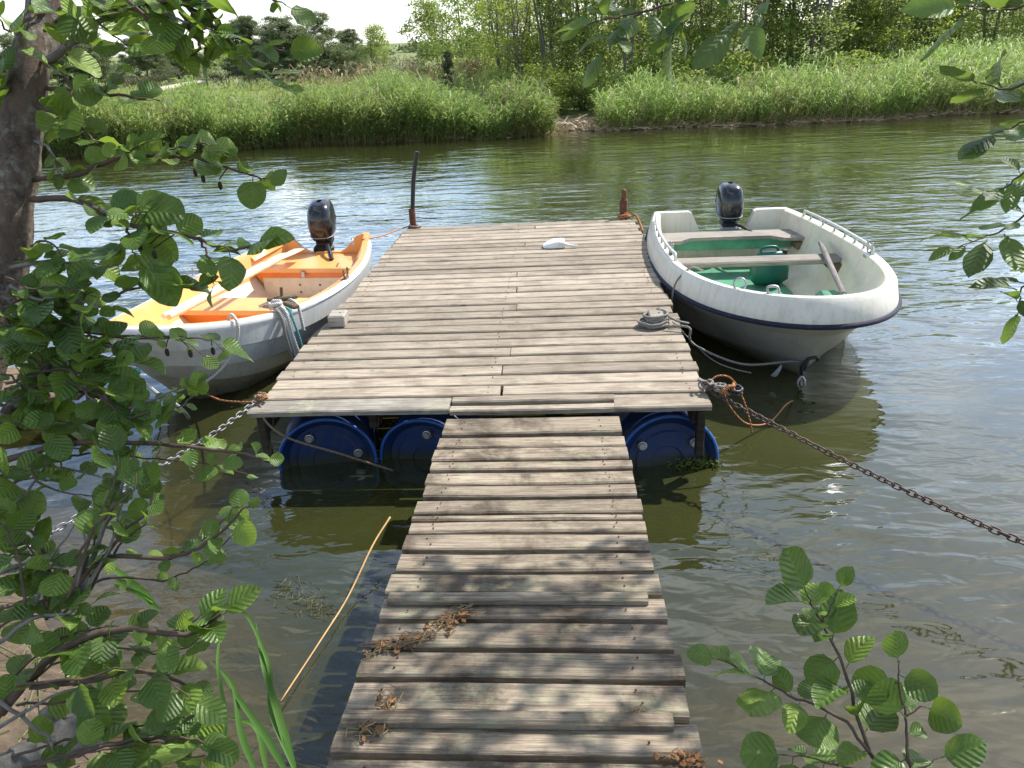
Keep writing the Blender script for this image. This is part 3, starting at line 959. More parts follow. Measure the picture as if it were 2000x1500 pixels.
# mooring ring + handle on the bow coaming
def ring_mesh(c, r, w, ax):
    a = np.linspace(0, 2 * math.pi, 21)
    e1 = ax.orthogonal().normalized(); e2 = ax.cross(e1)
    mb = MB(); mb.tube([Vector(c) + e1 * math.cos(t_) * r + e2 * math.sin(t_) * r for t_ in a], w, 6, cap=False)
    return mb
def rim_at(x_):
    i_ = np.argsort(co4[20:, 0]); return Vector((x_, float(np.interp(x_, co4[20:, 0][i_], co4[20:, 1][i_])), float(np.interp(x_, co4[20:, 0][i_], co4[20:, 2][i_]))))
ring_mesh(rim_at(.48) + Vector((0, .0, .028)), .040, .007, Vector((.3, .9, .35)).normalized()).build('mooring_ring', M['metal'], wb, smooth='all')
mb = MB(); rq = rim_at(.30); mb.tube(smooth_path([rq + Vector((.04, .0, -.01)), rq + Vector((.04, -.03, .035)), rq + Vector((-.02, -.03, .035)), rq + Vector((-.03, .01, -.01))]), .009, 8); mb.build('lifting_handle', M['metal'], wb, smooth='all')
ring_mesh((0, 3.02, .13), .055, .013, Vector((1, .0, .2)).normalized()).build('bow_eye', M['chain_rust'], wb, smooth='all')
outboard(WB + Vector((.12, .03, .37)), WRZ, R_(-4), 'black outboard motor clamped to the white boat transom', False)
# fuel can and oar in the white boat
j = empty('jerrycan', (1.98, 7.20, .07), R_(8))
j.scale = (.82, .82, .95)
mb = MB(); mb.rbox((0, 0, .15), (.42, .20, .28), .05); mb.rbox((0.0, 0, .31), (.30, .10, .05), .02); jb = mb.build('body', M['teal_plastic'], j, smooth=50)
mb = MB(); mb.tube(smooth_path([(-.12, 0, .31), (-.10, 0, .375), (.06, 0, .375), (.09, 0, .31)]), .016, 8); mb.build('handle', M['teal_plastic'], j, smooth='all')
mb = MB(); mb.lathe([(.032, .28), (.032, .345), (0, .35)], 12, c=(.16, 0, 0)); mb.build('cap', M['motor_matt'], j, smooth=True)
tag(j, 'teal plastic fuel can standing on the white boat floor behind the middle seat', 'fuel can')
def oar(a, b, mat, blade_mat, label, blade_len=.45, r=.019, bw=.06):
    a, b = Vector(a), Vector(b)
    o = empty('oar', a)
    d = (b - a).normalized(); LL = (b - a).length
    o.rotation_mode = 'QUATERNION'; o.rotation_quaternion = d.to_track_quat('X', 'Z')
    mb = MB(); mb.tube([(0, 0, 0), (.12, 0, 0), (.14, 0, 0), (LL - blade_len, 0, 0)], [r * .8, r * .8, r, r * .9], 10); mb.build('shaft', mat, o, smooth=True)
    mb = MB()
    rows_ = []
    for u in np.linspace(0, 1, 7):
        x = LL - blade_len - .05 + u * (blade_len + .05)
        w = .016 + (bw - .016) * min(1, u * 1.7) ** 1.2 * (1 if u < .95 else .88)
        th = .014 * (1 - u) + .004
        rows_.append([(x, -w, 0), (x, 0, th), (x, w, 0), (x, 0, -th)])
    mb.grid(np.array(rows_), closed_u=True); mb.f.append([27, 26, 25, 24]); mb.m.append(0)
    mb.f.append([0, 1, 2, 3]); mb.m.append(0)
    mb.build('blade', blade_mat, o, smooth=50)
    tag(o, label, 'oar')
    return o
oar((2.36, 7.02, .50), (2.10, 5.45, .40), M['oar_grey'], M['oar_grey'], 'grey wooden oar leaning across the middle seat of the white boat', .3, .024, .036)

# ---- orange boat
OB = Vector((-2.33, 7.66, 0))
ORZ = math.pi - R_(5.6)
ob = empty('orange_boat', OB, ORZ)
tag(ob, 'small rowing boat with orange inside and white lapped hull', 'boat')
L = 3.42
zg = .445 + .07 * (1 - s) ** 2 + .33 * s ** 3.4
def oline(hbs, hbm, z, p, q, rake, s0=.40):
    return wline(hbs, hbm, z, p, q, rake, s0)
K = lambda f: -.14 + (zg + .14) * f
def okeel(): return -.14 + .30 * np.clip((s - .5) / .5, 0, 1) ** 2.6
hl = []
fr_ = [(.0, .0, .0, 2.0, 1.3, .55), (.30, .40, .13, 1.5, 1.2, .44), (.37, .515, .33, 1.7, 1.32, .34), (.385, .535, .34, 1.72, 1.33, .33),
       (.42, .615, .54, 1.85, 1.42, .22), (.435, .635, .55, 1.87, 1.43, .21), (.455, .685, .77, 1.98, 1.5, .10), (.465, .700, .78, 2.0, 1.5, .095), (.475, .722, 1.0, 2.05, 1.52, .0)]
kz = okeel()
for (hs, hm, f, p_, q_, rk) in fr_:
    hl.append(wline(hs, hm, kz + (zg - .02 - kz) * f, p_, q_, rk, .40))
mb = MB(); loft(hl[:3], mb); mb.build('hull_bottom', M['hull_weed'], ob, smooth=25)
mb = MB(); loft(hl[2:], mb); mb.build('hull', M['hull_grey'], ob, smooth=25)
r0 = hl[-1]
g1 = wline(.485, .735, zg + .0, 2.05, 1.52, -.012, .40)
g2 = wline(.475, .725, zg + .028, 2.05, 1.52, .0, .40)
g3 = wline(.455, .700, zg + .032, 2.05, 1.52, .03, .40)
g4 = wline(.400, .640, zg + .024, 2.03, 1.5, .10, .40)
g5 = wline(.385, .625, zg - .01, 2.0, 1.5, .13, .40)
i1_ = wline(.36, .575, .30 + .26 * s ** 3.0, 1.75, 1.38, .30, .40)
i2_ = wline(.28, .41, .10 + .24 * s ** 3, 1.3, 1.12, .60, .40)
i3_ = wline(.0, .0, .05 + .24 * s ** 3, 1.6, 1.3, .72, .40)
mb = MB(); loft([r0, g1, g2, g3], mb); mb.build('rub_rail', M['white_paint'], ob, smooth=50)
mb = MB(); loft([g3, g4, g5, i1_], mb); mb.build('gunwale', M['orange'], ob, smooth=50)
mb = MB(); loft([i1_, i2_, i3_], mb); mb.build('liner', M['buff'], ob, smooth=50)
# transom with raised quarters
bot = [(-.475, .42), (-.45, .25), (-.38, .06), (-.30, -.06), (0, -.14), (.30, -.06), (.38, .06), (.45, .25), (.475, .42)]
top = [(-.475, .50), (-.47, .585), (-.42, .60), (-.34, .57), (-.25, .47), (-.17, .42), (.17, .42), (.25, .47), (.34, .57), (.42, .60), (.47, .585), (.475, .50)]
transom(ob, top, bot, -.004, .05, None).build('transom', M['orange'], ob)
# raised quarters blend into gunwale
for sx in (-1, 1):
    mb = MB()
    rr = []
    for u in np.linspace(0, 1, 8):
        y = .0 + .55 * u
        hgt = .075 * (1 - u) ** 1.5
        hb = .475 + .11 * u
        z0 = .53 - .035 * u
        rr.append([(sx * (hb + .006), y, z0 - .01), (sx * hb, y, z0 + hgt), (sx * (hb - .05), y, z0 + hgt), (sx * (hb - .085), y, z0 - .03)])
    mb.grid(np.array(rr), flip=(sx < 0)); mb.add(rr[0], [(0, 1, 2, 3)])
    mb.build('stern_quarter', M['orange'], ob, smooth=50)
# aft bench: top + front
def bench(y0, y1, zt, hb0, hb1, fdrop, name):
    mb = MB()
    mb.add([(-hb0, y0, zt), (hb0, y0, zt), (hb1, y1, zt), (-hb1, y1, zt), (-hb0, y0, zt - .04), (hb0, y0, zt - .04), (hb1, y1, zt - .04), (-hb1, y1, zt - .04)],
           [(0, 1, 2, 3), (7, 6, 5, 4), (0, 4, 5, 1), (1, 5, 6, 2), (2, 6, 7, 3), (3, 7, 4, 0)])
    b_ = mb.build(name, M['orange'], ob)
    mb = MB()
    mb.add([(-hb1 * .98, y1 - .02, zt - .042), (hb1 * .98, y1 - .02, zt - .042), (hb1 * .86, y1 - .035, zt - fdrop), (-hb1 * .86, y1 - .035, zt - fdrop)], [(0, 1, 2, 3)])
    mb.add([(-hb1 * .98, y1 - .04, zt - .042), (hb1 * .98, y1 - .04, zt - .042), (hb1 * .86, y1 - .055, zt - fdrop), (-hb1 * .86, y1 - .055, zt - fdrop)], [(3, 2, 1, 0)])
    mb.build('seat_front', M['orange_shade'], b_)
    return b_
ab = bench(.06, .62, .405, .40, .52, .15, 'aft_seat')
mb = MB(); mb.rbox((0, .585, .20), (.86, .03, .22), .005); lk = mb.build('locker_panel', M['buff'], ob)
for xx in (-.14, .06):
    for zz in (.17, .24):
        mb = MB(); mb.lathe([(0, .004), (.010, .003), (.010, 0)], 8, M=Matrix.Rotation(-math.pi / 2, 4, 'X'), c=(xx, .601, zz)); mb.build('vent_hole', M['black_pipe'], lk)
mb = MB(); mb.rbox((0, .632, .35), (.04, .012, .06), .004); mb.build('latch', M['metal'], ab)
bench(1.52, 1.86, .40, .60, .585, .12, 'middle_seat')
bench(2.62, 3.05, .50, .36, .17, .10, 'bow_seat')
slab([(-.32, .66), (.32, .66), (.36, 1.5), (.22, 2.1), (.06, 2.4), (-.06, 2.4), (-.22, 2.1), (-.36, 1.5)], .075, .02, M['white_paint'], 'floor', ob)
for sx in (-1, 1):
    mb = MB()
    mb.tube(smooth_path([(sx * .70, 1.30, .60), (sx * .70, 1.30, .55), (sx * .70, 1.345, .52), (sx * .70, 1.39, .55), (sx * .70, 1.39, .60)]), .009, 8)
    mb.rbox((sx * .69, 1.345, .508), (.05, .12, .03), .008)
    mb.build('rowlock', M['old_wood' if sx < 0 else 'metal'], ob, smooth=40)
mb = MB(); mb.tube(smooth_path([(-.40, .30, .60), (-.43, .34, .63), (-.45, .42, .63), (-.46, .46, .58)]), .008, 6); mb.build('cleat', M['metal'], ob, smooth='all')
outboard(OB + Vector((-.03, .035, .42)), ORZ + R_(10), R_(-9), 'black outboard motor clamped to the orange boat stern', True)
oar((-2.70, 5.02, .62), (-2.50, 7.36, .52), M['oar_wood'], M['oar_wood'], 'pale wooden oar lying lengthwise over the orange boat seats', .5, .026, .06)
oar((-2.78, 5.10, .60), (-2.62, 7.28, .50), M['white_paint'], M['oar_wood'], 'white painted oar lying beside the pale one in the orange boat', .5, .024, .055)
# wooden paddle pieces and short board on the near gunwale
w_ = empty('wooden_rowlock_arm', (0, 0, 0))
mb = MB(); mb.rbox((0, 0, 0), (.32, .055, .03), .008, M=Matrix.Rotation(R_(-42), 4, 'Z')); mb.rbox((-.02, .02, .03), (.22, .04, .03), .008, M=Matrix.Rotation(R_(20), 4, 'Z'))
mb.tube([(-.03, .02, -.02), (-.02, .03, .11)], .012, 8)
def gun(xpx, out=0.0):
    """point on the deck-side gunwale of the orange boat that lies at photo column xpx"""
    best = None
    for i in range(len(s) - 1):
        for k_ in range(8):
            u_ = k_ / 8
            q = g2[i] * (1 - u_) + g2[i + 1] * u_
            w3 = Matrix.Translation(ob.location) @ Matrix.Rotation(ORZ, 4, 'Z') @ Vector((-q[0] - out, q[1], q[2]))
            d_ = w3 - CAM_POS
            px_ = 1000 + 1519.3 * d_.dot(CR) / d_.dot(CF)
            if best is None or abs(px_ - xpx) < best[0]: best = (abs(px_ - xpx), w3)
    return best[1]
pw = gun(562) + Vector((-.03, .05, .035))
w_.location = pw
mb.build('arm', M['old_wood'], w_)
tag(w_, 'crossed reddish-brown wooden rowlock pieces on the orange boat near gunwale', 'rowlock')

# ------------------------------------------------------------------ ropes and chains
def wpt(e, p):
    return Matrix.Translation(e.location) @ Matrix.Rotation(e.rotation_euler.z, 4, 'Z') @ Vector(p)
def rope(name, strands, label, cat='rope', group=None):
    """strands: (points, radius, material key); first strand is the thing itself, the others are its parts"""
    if len(strands) == 1:
        pts, r, mk = strands[0]
        mb = MB(); mb.tube(smooth_path(pts, 7), r, 7)
        return tag(mb.build(name, M[mk], smooth='all'), label, cat, group)
    root = empty(name, strands[0][0][0])
    for pts, r, mk in strands:
        mb = MB(); mb.tube(smooth_path([Vector(q) - root.location for q in pts], 7), r, 7)
        mb.build('strand', M[mk], root, smooth='all')
    return tag(root, label, cat, group)

def coil(c, r, turns, h, jit=.012, ph=0.0, squash=1.0):
    out = []
    n = int(turns * 10)
    for i in range(n + 1):
        a = ph + 2 * math.pi * i / 10
        rr = r * (1 + random.uniform(-.12, .12))
        out.append(Vector(c) + Vector((rr * math.cos(a), rr * squash * math.sin(a), h * i / n + random.uniform(-jit, jit) * .5)))
    return out

blk = Vector((.665, 5.08, DECK))
eye = wpt(wb, (0, 3.06, .14))
rope('mooring_rope', [
    (coil(blk + Vector((0, 0, .02)), .078, 3.2, .07, .01, 0, 1.1) + [blk + Vector((.12, -.05, .05)), blk + Vector((.22, -.02, .01))], .0085, 'rope_grey'),
    (coil(blk + Vector((-.02, -.03, .015)), .095, 1.6, .03, .008, 2.0, .9), .0085, 'rope_grey'),
    ([blk + Vector((.05, -.11, .03)), blk + Vector((.20, -.16, .03)), Vector((.90, 4.93, .36)), Vector((1.22, 4.90, .22)), eye + Vector((-.12, -.02, .02)), eye], .0085, 'rope_grey'),
    ([blk + Vector((.10, -.08, .05)), Vector((1.0, 4.92, .27)), Vector((1.15, 4.88, .20)), Vector((1.28, 4.86, .17))], .005, 'rope_grey'),
], 'grey mooring rope coiled round the platform block and tied to the white boat bow')
rope('hanging_rope', [([wpt(wb, (.60, 2.36, .62)), wpt(wb, (.70, 2.38, .655)), wpt(wb, (.80, 2.38, .56)), wpt(wb, (.835, 2.40, .44)), wpt(wb, (.85, 2.44, .25)), wpt(wb, (.86, 2.46, .08))], .007, 'rope_grey')],
     'thin grey rope hanging over the deck-side gunwale of the white boat')
# black shackle strap and tag at the bow
st = empty('bow_strap', eye)
mb = MB(); mb.tube(smooth_path([(-.03, -.02, -.08), (-.035, -.03, -.02), (.0, -.035, .04), (.06, -.02, .045), (.075, .0, .02)]), .013, 7); mb.build('strap', M['motor_matt'], st, smooth='all')
mb = MB(); mb.tube(smooth_path([(-.03, -.02, -.09), (-.055, -.03, -.14), (-.03, -.03, -.17), (-.005, -.025, -.13), (-.03, -.02, -.09)]), .009, 6); mb.build('shackle', M['metal'], st, smooth='all')
tag(st, 'black strap and metal shackle looped through the white boat bow eye', 'shackle')
rg = empty('cloth_rag', eye + Vector((-.20, -.02, -.03)))
mb = MB(); mb.grid(.55 * np.array([[(.04, 0, .05), (.055, .0, .04)], [(.0, -.01, 0), (.04, -.02, -.01)], [(-.06, -.01, -.07), (.0, -.03, -.085)], [(-.075, 0, -.10), (-.02, -.02, -.11)]])); 
mb.grid(.55 * np.array([[(.04, .008, .05), (.055, .008, .04)], [(.0, -.002, 0), (.04, -.012, -.01)], [(-.06, -.002, -.07), (.0, -.022, -.085)], [(-.075, .008, -.10), (-.02, -.012, -.11)]]), flip=True)
mb.build('cloth', M['motor_grey'], rg, smooth='all'); tag(rg, 'grey rag knotted on the rope near the white boat bow', 'rag')
cc_ = Vector((.80, 3.93, .47))
rope('bow_twine', [([eye + Vector((-.02, -.02, -.15)), eye + Vector((-.06, -.10, -.22)), Vector((1.46, 4.62, .05)), Vector((1.30, 4.42, .02)), Vector((1.12, 4.25, .10)), Vector((.98, 4.10, .28)), Vector((.90, 4.0, .44)), Vector((.82, 3.97, .50)), Vector((.78, 3.93, .47))], .0055, 'rope_orange')],
     'orange twine looping from the white boat bow down to the platform corner', 'twine')

# chains
def link_me(r, w, ln):
    pts = []
    for i in range(20):
        a = 2 * math.pi * i / 20
        x = r * math.cos(a); y = r * math.sin(a)
        pts.append(Vector((x + math.copysign(ln, x) if abs(x) > 1e-6 else x, y, 0)))
    pts.append(pts[0])
    mb = MB(); mb.tube(pts, w, 6, cap=False)
    return mb
def chain(pts, size, mat, label, name='mooring_chain'):
    root = empty(name, pts[0])
    me = link_me(size * .30, size * .10, size * .24).build('link', M[mat], smooth='all', me_only=True)
    path = smooth_path(pts, 24)
    acc, step, k = 0.0, size * .82, 0
    for a, b in zip(path[:-1], path[1:]):
        seg = (b - a).length
        d = (b - a).normalized()
        while acc <= seg:
            o = link_mesh('link', me, root)
            o.location = a + d * acc - root.location
            q = d.to_track_quat('X', 'Z')
            o.rotation_mode = 'QUATERNION'
            from mathutils import Quaternion
            o.rotation_quaternion = q @ Quaternion((1, 0, 0), (math.pi / 2 if k % 2 else 0) + random.uniform(-.3, .3) + .5)
            acc += step; k += 1
        acc -= seg
    return tag(root, label, 'chain')
e1 = at(1440, 792, 3.80); e2 = at(1700, 925, 3.20); e3 = at(2010, 1064, 2.72)
chain([Vector((.80, 3.93, .49)), e1, e2, e3, e3 + (e3 - e2) * .9 + Vector((0, 0, .06))], .042, 'chain_rust', 'rusty chain running from the platform corner to the right bank')
f1 = at(420, 845, 3.62); f2 = at(295, 922, 3.30)
chain([Vector((-1.70, 3.93, .475)), f1, f2, f2 + (f2 - f1) * 2.2 + Vector((0, -.2, .05))], .040, 'chain_dull', 'grey galvanised chain running from the platform corner to the left bank')
# knots at the corners
sp_ = []
for k in range(5):
    c0 = Vector((.80 + k * .035, 3.955 - k * .02, .475))
    sp_.append((coil(c0, .035, 1.6, .04, .02, k, .9), .009, ['rope_grey', 'chain_rust', 'rope_grey', 'rope_orange', 'motor_matt'][k]))
sp_.append(([Vector((.80, 3.95, .47)), Vector((.86, 3.98, .53)), Vector((.94, 3.97, .52)), Vector((1.0, 3.93, .42)), Vector((1.04, 3.90, .30)), Vector((1.06, 3.9, .22))], .005, 'rope_orange'))
rope('knot', sp_, 'tangled grey and orange knot holding the rusty chain at the platform corner', 'knot')
rope('knot', [(coil(Vector((-1.69, 3.93, .47)), .032, 2.2, .03, .01, 1, .8), .008, 'rope_brown'),
              (coil(Vector((-1.675, 3.92, .475)), .026, 1.4, .03, .01, 2, .8), .006, 'rope_orange'),
              ([Vector((-1.69, 3.9, .47)), Vector((-1.62, 3.78, .40)), Vector((-1.50, 3.77, .30)), Vector((-1.25, 3.78, .20)), Vector((-.95, 3.80, .07))], .0065, 'rope_brown')],
     'brown twine knot holding the grey chain at the platform corner', 'knot')
# far corner twines
rope('twine', [([Vector((.72, 8.60, .47)), Vector((.76, 8.55, .51)), Vector((.82, 8.56, .48)), Vector((.86, 8.52, .50)), Vector((.90, 8.44, .43)), Vector((.92, 8.3, .36))], .011, 'rope_orange'),
               (coil(Vector((.745, 8.56, .465)), .06, 2.0, .03, .02, 0, .7), .010, 'rope_orange')], 'orange twine knotted round the short rusty post foot', 'twine')
q0 = wpt(ob, (-.46, .20, .58))
rope('stern_line', [([q0, (q0 * .65 + Vector((-1.6, 8.44, .47)) * .35) + Vector((0, 0, -.02)), Vector((-1.68, 8.36, .47)), Vector((-1.60, 8.44, .475)), Vector((-1.52, 8.42, .47))], .007, 'rope_orange'),
                    (coil(Vector((-1.56, 8.46, .462)), .05, 1.7, .02, .01, 0, .8), .007, 'rope_grey')], 'pinkish twine tying the orange boat stern to the black pipe post')
# rope bundle over the orange boat gunwale
def opx(x, y, z): return on(x, y, z)
g = gun(545, .012)
gd = lambda dx, dz, dy=0: g + Vector((dx, dy, dz))
rope('mooring_rope', [
    ([gd(-.22, -.02, .22), gd(-.12, .03, .12), gd(-.02, .03, .03), gd(.035, -.03, -.02), gd(.055, -.15, -.03), gd(.075, -.30, -.03), gd(.095, -.42, -.02)], .014, 'rope_white'),
    ([gd(-.20, -.02, .25), gd(-.10, .035, .14), gd(.01, .035, .02), gd(.055, -.02, -.01), gd(.075, -.16, -.02), gd(.10, -.31, -.02), gd(.12, -.41, -.01)], .014, 'rope_white'),
    ([gd(-.18, -.01, .18), gd(-.03, .03, .0), gd(.025, -.03, -.04), gd(.036, -.15, -.05), gd(.055, -.29, -.05), gd(.07, -.40, -.04)], .013, 'rope_grey'),
    ([gd(.0, .02, .03), gd(.06, .02, .02), gd(.085, -.04), gd(.11, -.17, .0), gd(.125, -.30, .0), gd(.13, -.38, .0)], .009, 'rope_teal'),
    (coil(gd(-.03, .02, .03), .04, 2.2, .05, .012, 1, .8), .013, 'rope_white'),
], 'bundle of white and teal ropes hanging over the orange boat gunwale')
g = gun(575, .012)
rope('rope_tail', [([gd(-.12, .03, .08), gd(-.03, .06, .02), gd(.03, .02, .0), gd(.045, -.08, -.01), gd(.05, -.18, -.01)], .012, 'rope_white')], 'short white rope tail dangling beside the wooden rowlock pieces')
g = gun(458, .012)
rope('bow_rope', [([gd(-.08, -.03, .06), gd(-.03, .04, .03), gd(.02, -.01, -.01), gd(-.0, -.12, -.02), gd(-.07, -.25, -.05), gd(-.16, -.34, -.07), gd(-.25, -.40, -.08), gd(-.32, -.47, -.08)], .011, 'rope_white')], 'white rope looping from the orange boat gunwale down along its bow')
bwp = wpt(ob, (0, 3.36, .70))
bl = lambda dx, dy, dz: bwp + Vector((dx, dy, dz))
rope('bow_line', [([bl(.0, .0, .06), bl(.0, -.06, .0), bl(.03, -.04, -.12), bl(.08, .0, -.26), bl(.14, .02, -.36), bl(.18, .10, -.46), bl(.16, .25, -.60), bl(.14, .32, -.68)], .012, 'rope_white'),
                  (coil(bl(.06, -.03, -.2), .024, 2, .03, .01), .010, 'rope_teal')], 'white and teal bow line tied at the orange boat stem')
rope('bow_twine', [([opx(400, 768, .12), opx(430, 781, .20), opx(470, 785, .33), opx(508, 785, .46)], .006, 'rope_orange')], 'orange twine between the orange boat bow and the platform corner', 'twine')

# ------------------------------------------------------------------ things lying about
rs = smooth_path([on(762, 1010, .16), on(728, 1065, .12), on(680, 1165, .04), on(630, 1245, .03), on(548, 1370, .02)], 6)
mb = MB(); mb.tube(rs, [.0048 - .0016 * i / len(rs) for i in range(len(rs))], 7); tag(mb.build('reed_stalk', mat_plain('tan_reed_stalk', (.55, .33, .12), .6, .3, 8), smooth='all'), 'long tan dry reed stalk floating beside the gangway', 'stalk')
mb = MB()
for k in range(110):
    u_ = random.uniform(-1, 1)
    c = on(590 + u_ * 55 + random.gauss(0, 10), 1178 + u_ * 22 + random.gauss(0, 14), -.012)
    a = random.gauss(.5, .7)
    d = Vector((math.cos(a), -math.sin(a), 0)) * random.uniform(.04, .12)
    n_ = Vector((-d.y, d.x, 0)) * random.uniform(-.4, .4)
    mb.tube([c - d, c + n_ + Vector((0, 0, .016)), c + d], .0013, 3, col=random.random())
tag(mb.build('water_weed', M['weed'], col=True), 'pale clump of stringy weed floating left of the gangway', 'weed', kind='stuff')

def litter(name, pts, n, spread, ln, mat, label, r=.0016, flakes=0):
    root = empty(name, pts[0])
    mb = MB()
    for k in range(n):
        u = random.uniform(0, len(pts) - 1.001); i = int(u)
        c = pts[i].lerp(pts[i + 1], u - i) + Vector((random.gauss(0, spread), random.gauss(0, spread * .5), 0)) - root.location
        d = (pts[i + 1] - pts[i]).normalized()
        d = (d + Vector((random.gauss(0, .6), random.gauss(0, .6), random.gauss(0, .12)))).normalized() * ln * random.uniform(.3, 1)
        c.z += random.uniform(.002, .018)
        mb.tube([c - d, c + Vector((random.gauss(0, .008), random.gauss(0, .008), .008)), c + d], r, 3, col=random.random())
    sb = mb.build('stems', M[mat], root, col=True); sb['kind'] = 'stuff'
    if flakes:
        mb = MB()
        for k in range(flakes):
            u = random.uniform(0, len(pts) - 1.001); i = int(u)
            c = pts[i].lerp(pts[i + 1], u - i) + Vector((random.gauss(0, spread * 1.2), random.gauss(0, spread * .6), random.uniform(.004, .014))) - root.location
            s_ = random.uniform(.006, .016)
            Rm = Matrix.Rotation(random.uniform(0, 6), 4, 'Z') @ Matrix.Rotation(random.gauss(0, .4), 4, 'X')
            P = [Rm @ Vector((s_ * math.cos(a) * random.uniform(.6, 1.2), s_ * .7 * math.sin(a) * random.uniform(.6, 1.2), random.uniform(-.003, .003))) + c for a in np.linspace(0, 5.3, 6)]
            top = [p_ + Vector((0, 0, .004)) for p_ in P]
            mb.add([tuple(q) for q in P + top], [(0, 1, 2, 3, 4, 5)[::-1], (6, 7, 8, 9, 10, 11)] + [(a, (a + 1) % 6, 6 + (a + 1) % 6, 6 + a) for a in range(6)])
        fb = mb.build('leaf_scraps', M['brown_leaf'], root); fb['kind'] = 'stuff'
    tag(root, label, 'plant litter', 'litter on the gangway boards', 'stuff')
def rp(x, y, up=.0):
    d = CF + CR * ((x - 1000) / 1519.3) + CU * ((750 - y) / 1519.3)
    tt = (.45 + .0824 * 3.79 - 2.25) / (d.z + .0824 * d.y)
    return CAM_POS + d * tt + Vector((0, 0, up))
litter('dry_grass_clump', [rp(735, 1275), rp(790, 1262), rp(840, 1245), rp(880, 1212), rp(920, 1190)], 130, .02, .035, 'reed_dry', 'dry grass and brown leaf scraps heaped across the gangway boards', .0014, 46)
litter('dry_grass_clump', [rp(700, 1440), rp(745, 1425), rp(760, 1355)], 60, .016, .028, 'reed_dry', 'dry grass tuft and brown scraps at the near left gangway edge', .0013, 30)
litter('dry_grass_clump', [rp(1310, 1485), rp(1370, 1490)], 12, .016, .02, 'reed_dry', 'crumbled brown leaf scraps at the near right gangway corner', .0012, 26)
litter('dry_grass_clump', [rp(1225, 1405), rp(1260, 1400)], 22, .012, .03, 'reed_dry', 'few dry stems standing up between boards near the right gangway edge', .0012, 4)

# old plank landing on the left shore behind the leaves
lp = empty('old_landing', on(120, 745, .18))
for k in range(4):
    mb = MB(); mb.rbox((0, 0, 0), (1.1, .13, .03), .005)
    child('plank', mb.build('plank', M['old_wood'], me_only=True), lp, lp.location + Vector((-.25, -.25 + k * .15, 0)), (0, 0, random.uniform(-.02, .02)))
for xx in (-.6, .2):
    mb = MB(); mb.lathe([(.045, -.6), (.045, -.02), (0, -.018)], 10)
    child('post', mb.build('post', M['old_wood'], me_only=True, smooth=True), lp, lp.location + Vector((xx, 0, 0)))
tag(lp, 'old brown plank landing half hidden behind the alder leaves', 'landing')

# stones on the near left bank
def stone(loc, r, seed, label):
    rr = np.random.default_rng(seed)
    mb = MB()
    n, m = 10, 14
    P = []
    ph = rr.uniform(0, 6, 6)
    for i in range(n + 1):
        th = math.pi * i / n
        row = []
        for k in range(m):
            a = 2 * math.pi * k / m
            f = 1 + .16 * math.sin(2 * a + ph[0]) * math.sin(th) + .12 * math.sin(3 * a + ph[1] + 2 * th) + .08 * math.sin(5 * th + ph[2] + a)
            row.append((r[0] * f * math.sin(th) * math.cos(a), r[1] * f * math.sin(th) * math.sin(a), r[2] * f * math.cos(th)))
        P.append(row)
    mb.grid(np.array(P)[::-1], closed_u=True)
    o = mb.build('stone', M['stone'], smooth='all')
    o.location = loc
    tag(o, label, 'stone', 'stones on the near bank')
stone(at(130, 1425, 1.22), (.085, .07, .035), 1, 'flat grey stone under leaves at the lower left bank')
stone(at(35, 1500, 1.12), (.075, .06, .04), 3, 'dark grey stone in the bottom left corner')
# dead stems and driftwood on the near bank
mb = MB()
for k in range(420):
    x_, y_ = random.uniform(-2.6, -.85), random.uniform(.6, 2.7)
    z_ = float(ground_z(x_, y_))
    if z_ < -.03 or z_ > .5: continue
    a_ = random.gauss(.6, .8); l_ = random.uniform(.04, .22)
    d_ = Vector((math.cos(a_), math.sin(a_), random.gauss(.05, .12))) * l_
    c_ = Vector((x_, y_, z_ + .012))
    mb.tube([c_ - d_, c_ + Vector((0, 0, .006)), c_ + d_], random.choice([.002, .003, .0045]), 4, col=random.random())
tag(mb.build('dead_stems', M['brush'], col=True), 'tangle of dead stems lying on the near left bank', 'debris', kind='stuff')

# ------------------------------------------------------------------ leaves, twigs, the alder
def leaf_mesh(name, outline, mat, curl, wave_, pet, seed):
    r = random.Random(seed)
    P, F = [], []
    n = len(outline)
    for i, (y, w) in enumerate(outline):
        for j, u in enumerate((-1, -.5, 0, .5, 1)):
            ser = (1.0 + (.022 if i % 2 else -.018)) if abs(u) == 1 and 0 < i < n - 1 else 1
            x = u * w * ser
            z = curl[0] * (abs(u) * w) ** 1.4 + curl[1] * (y - .3) ** 2 + wave_ * math.sin(y * 9 + u * 2 + seed) * abs(u) + r.uniform(-.012, .012)
            P.append((x, y - (.10 * abs(u) * w if i else 0), z))
    for i in range(n - 1):
        for j in range(4):
            F.append((i * 5 + j, i * 5 + j + 1, (i + 1) * 5 + j + 1, (i + 1) * 5 + j))
    mb = MB(); mb.add(P, F)
    zb = P[2][2]
    mb.tube([(0, -pet, zb - .04), (0, 0, zb)], .018, 3, cap=False)
    return mb.build(name, M[mat], smooth='all', me_only=True)
ald = [(0, .06), (.10, .30), (.26, .42), (.45, .475), (.64, .47), (.80, .39), (.92, .24), (.97, .06)]
ald_narrow = [(0, .05), (.10, .22), (.26, .34), (.45, .40), (.64, .38), (.80, .30), (.92, .18), (1.0, .03)]
wil = [(0, .02), (.12, .14), (.28, .225), (.45, .26), (.62, .245), (.78, .18), (.91, .085), (1.0, .01)]
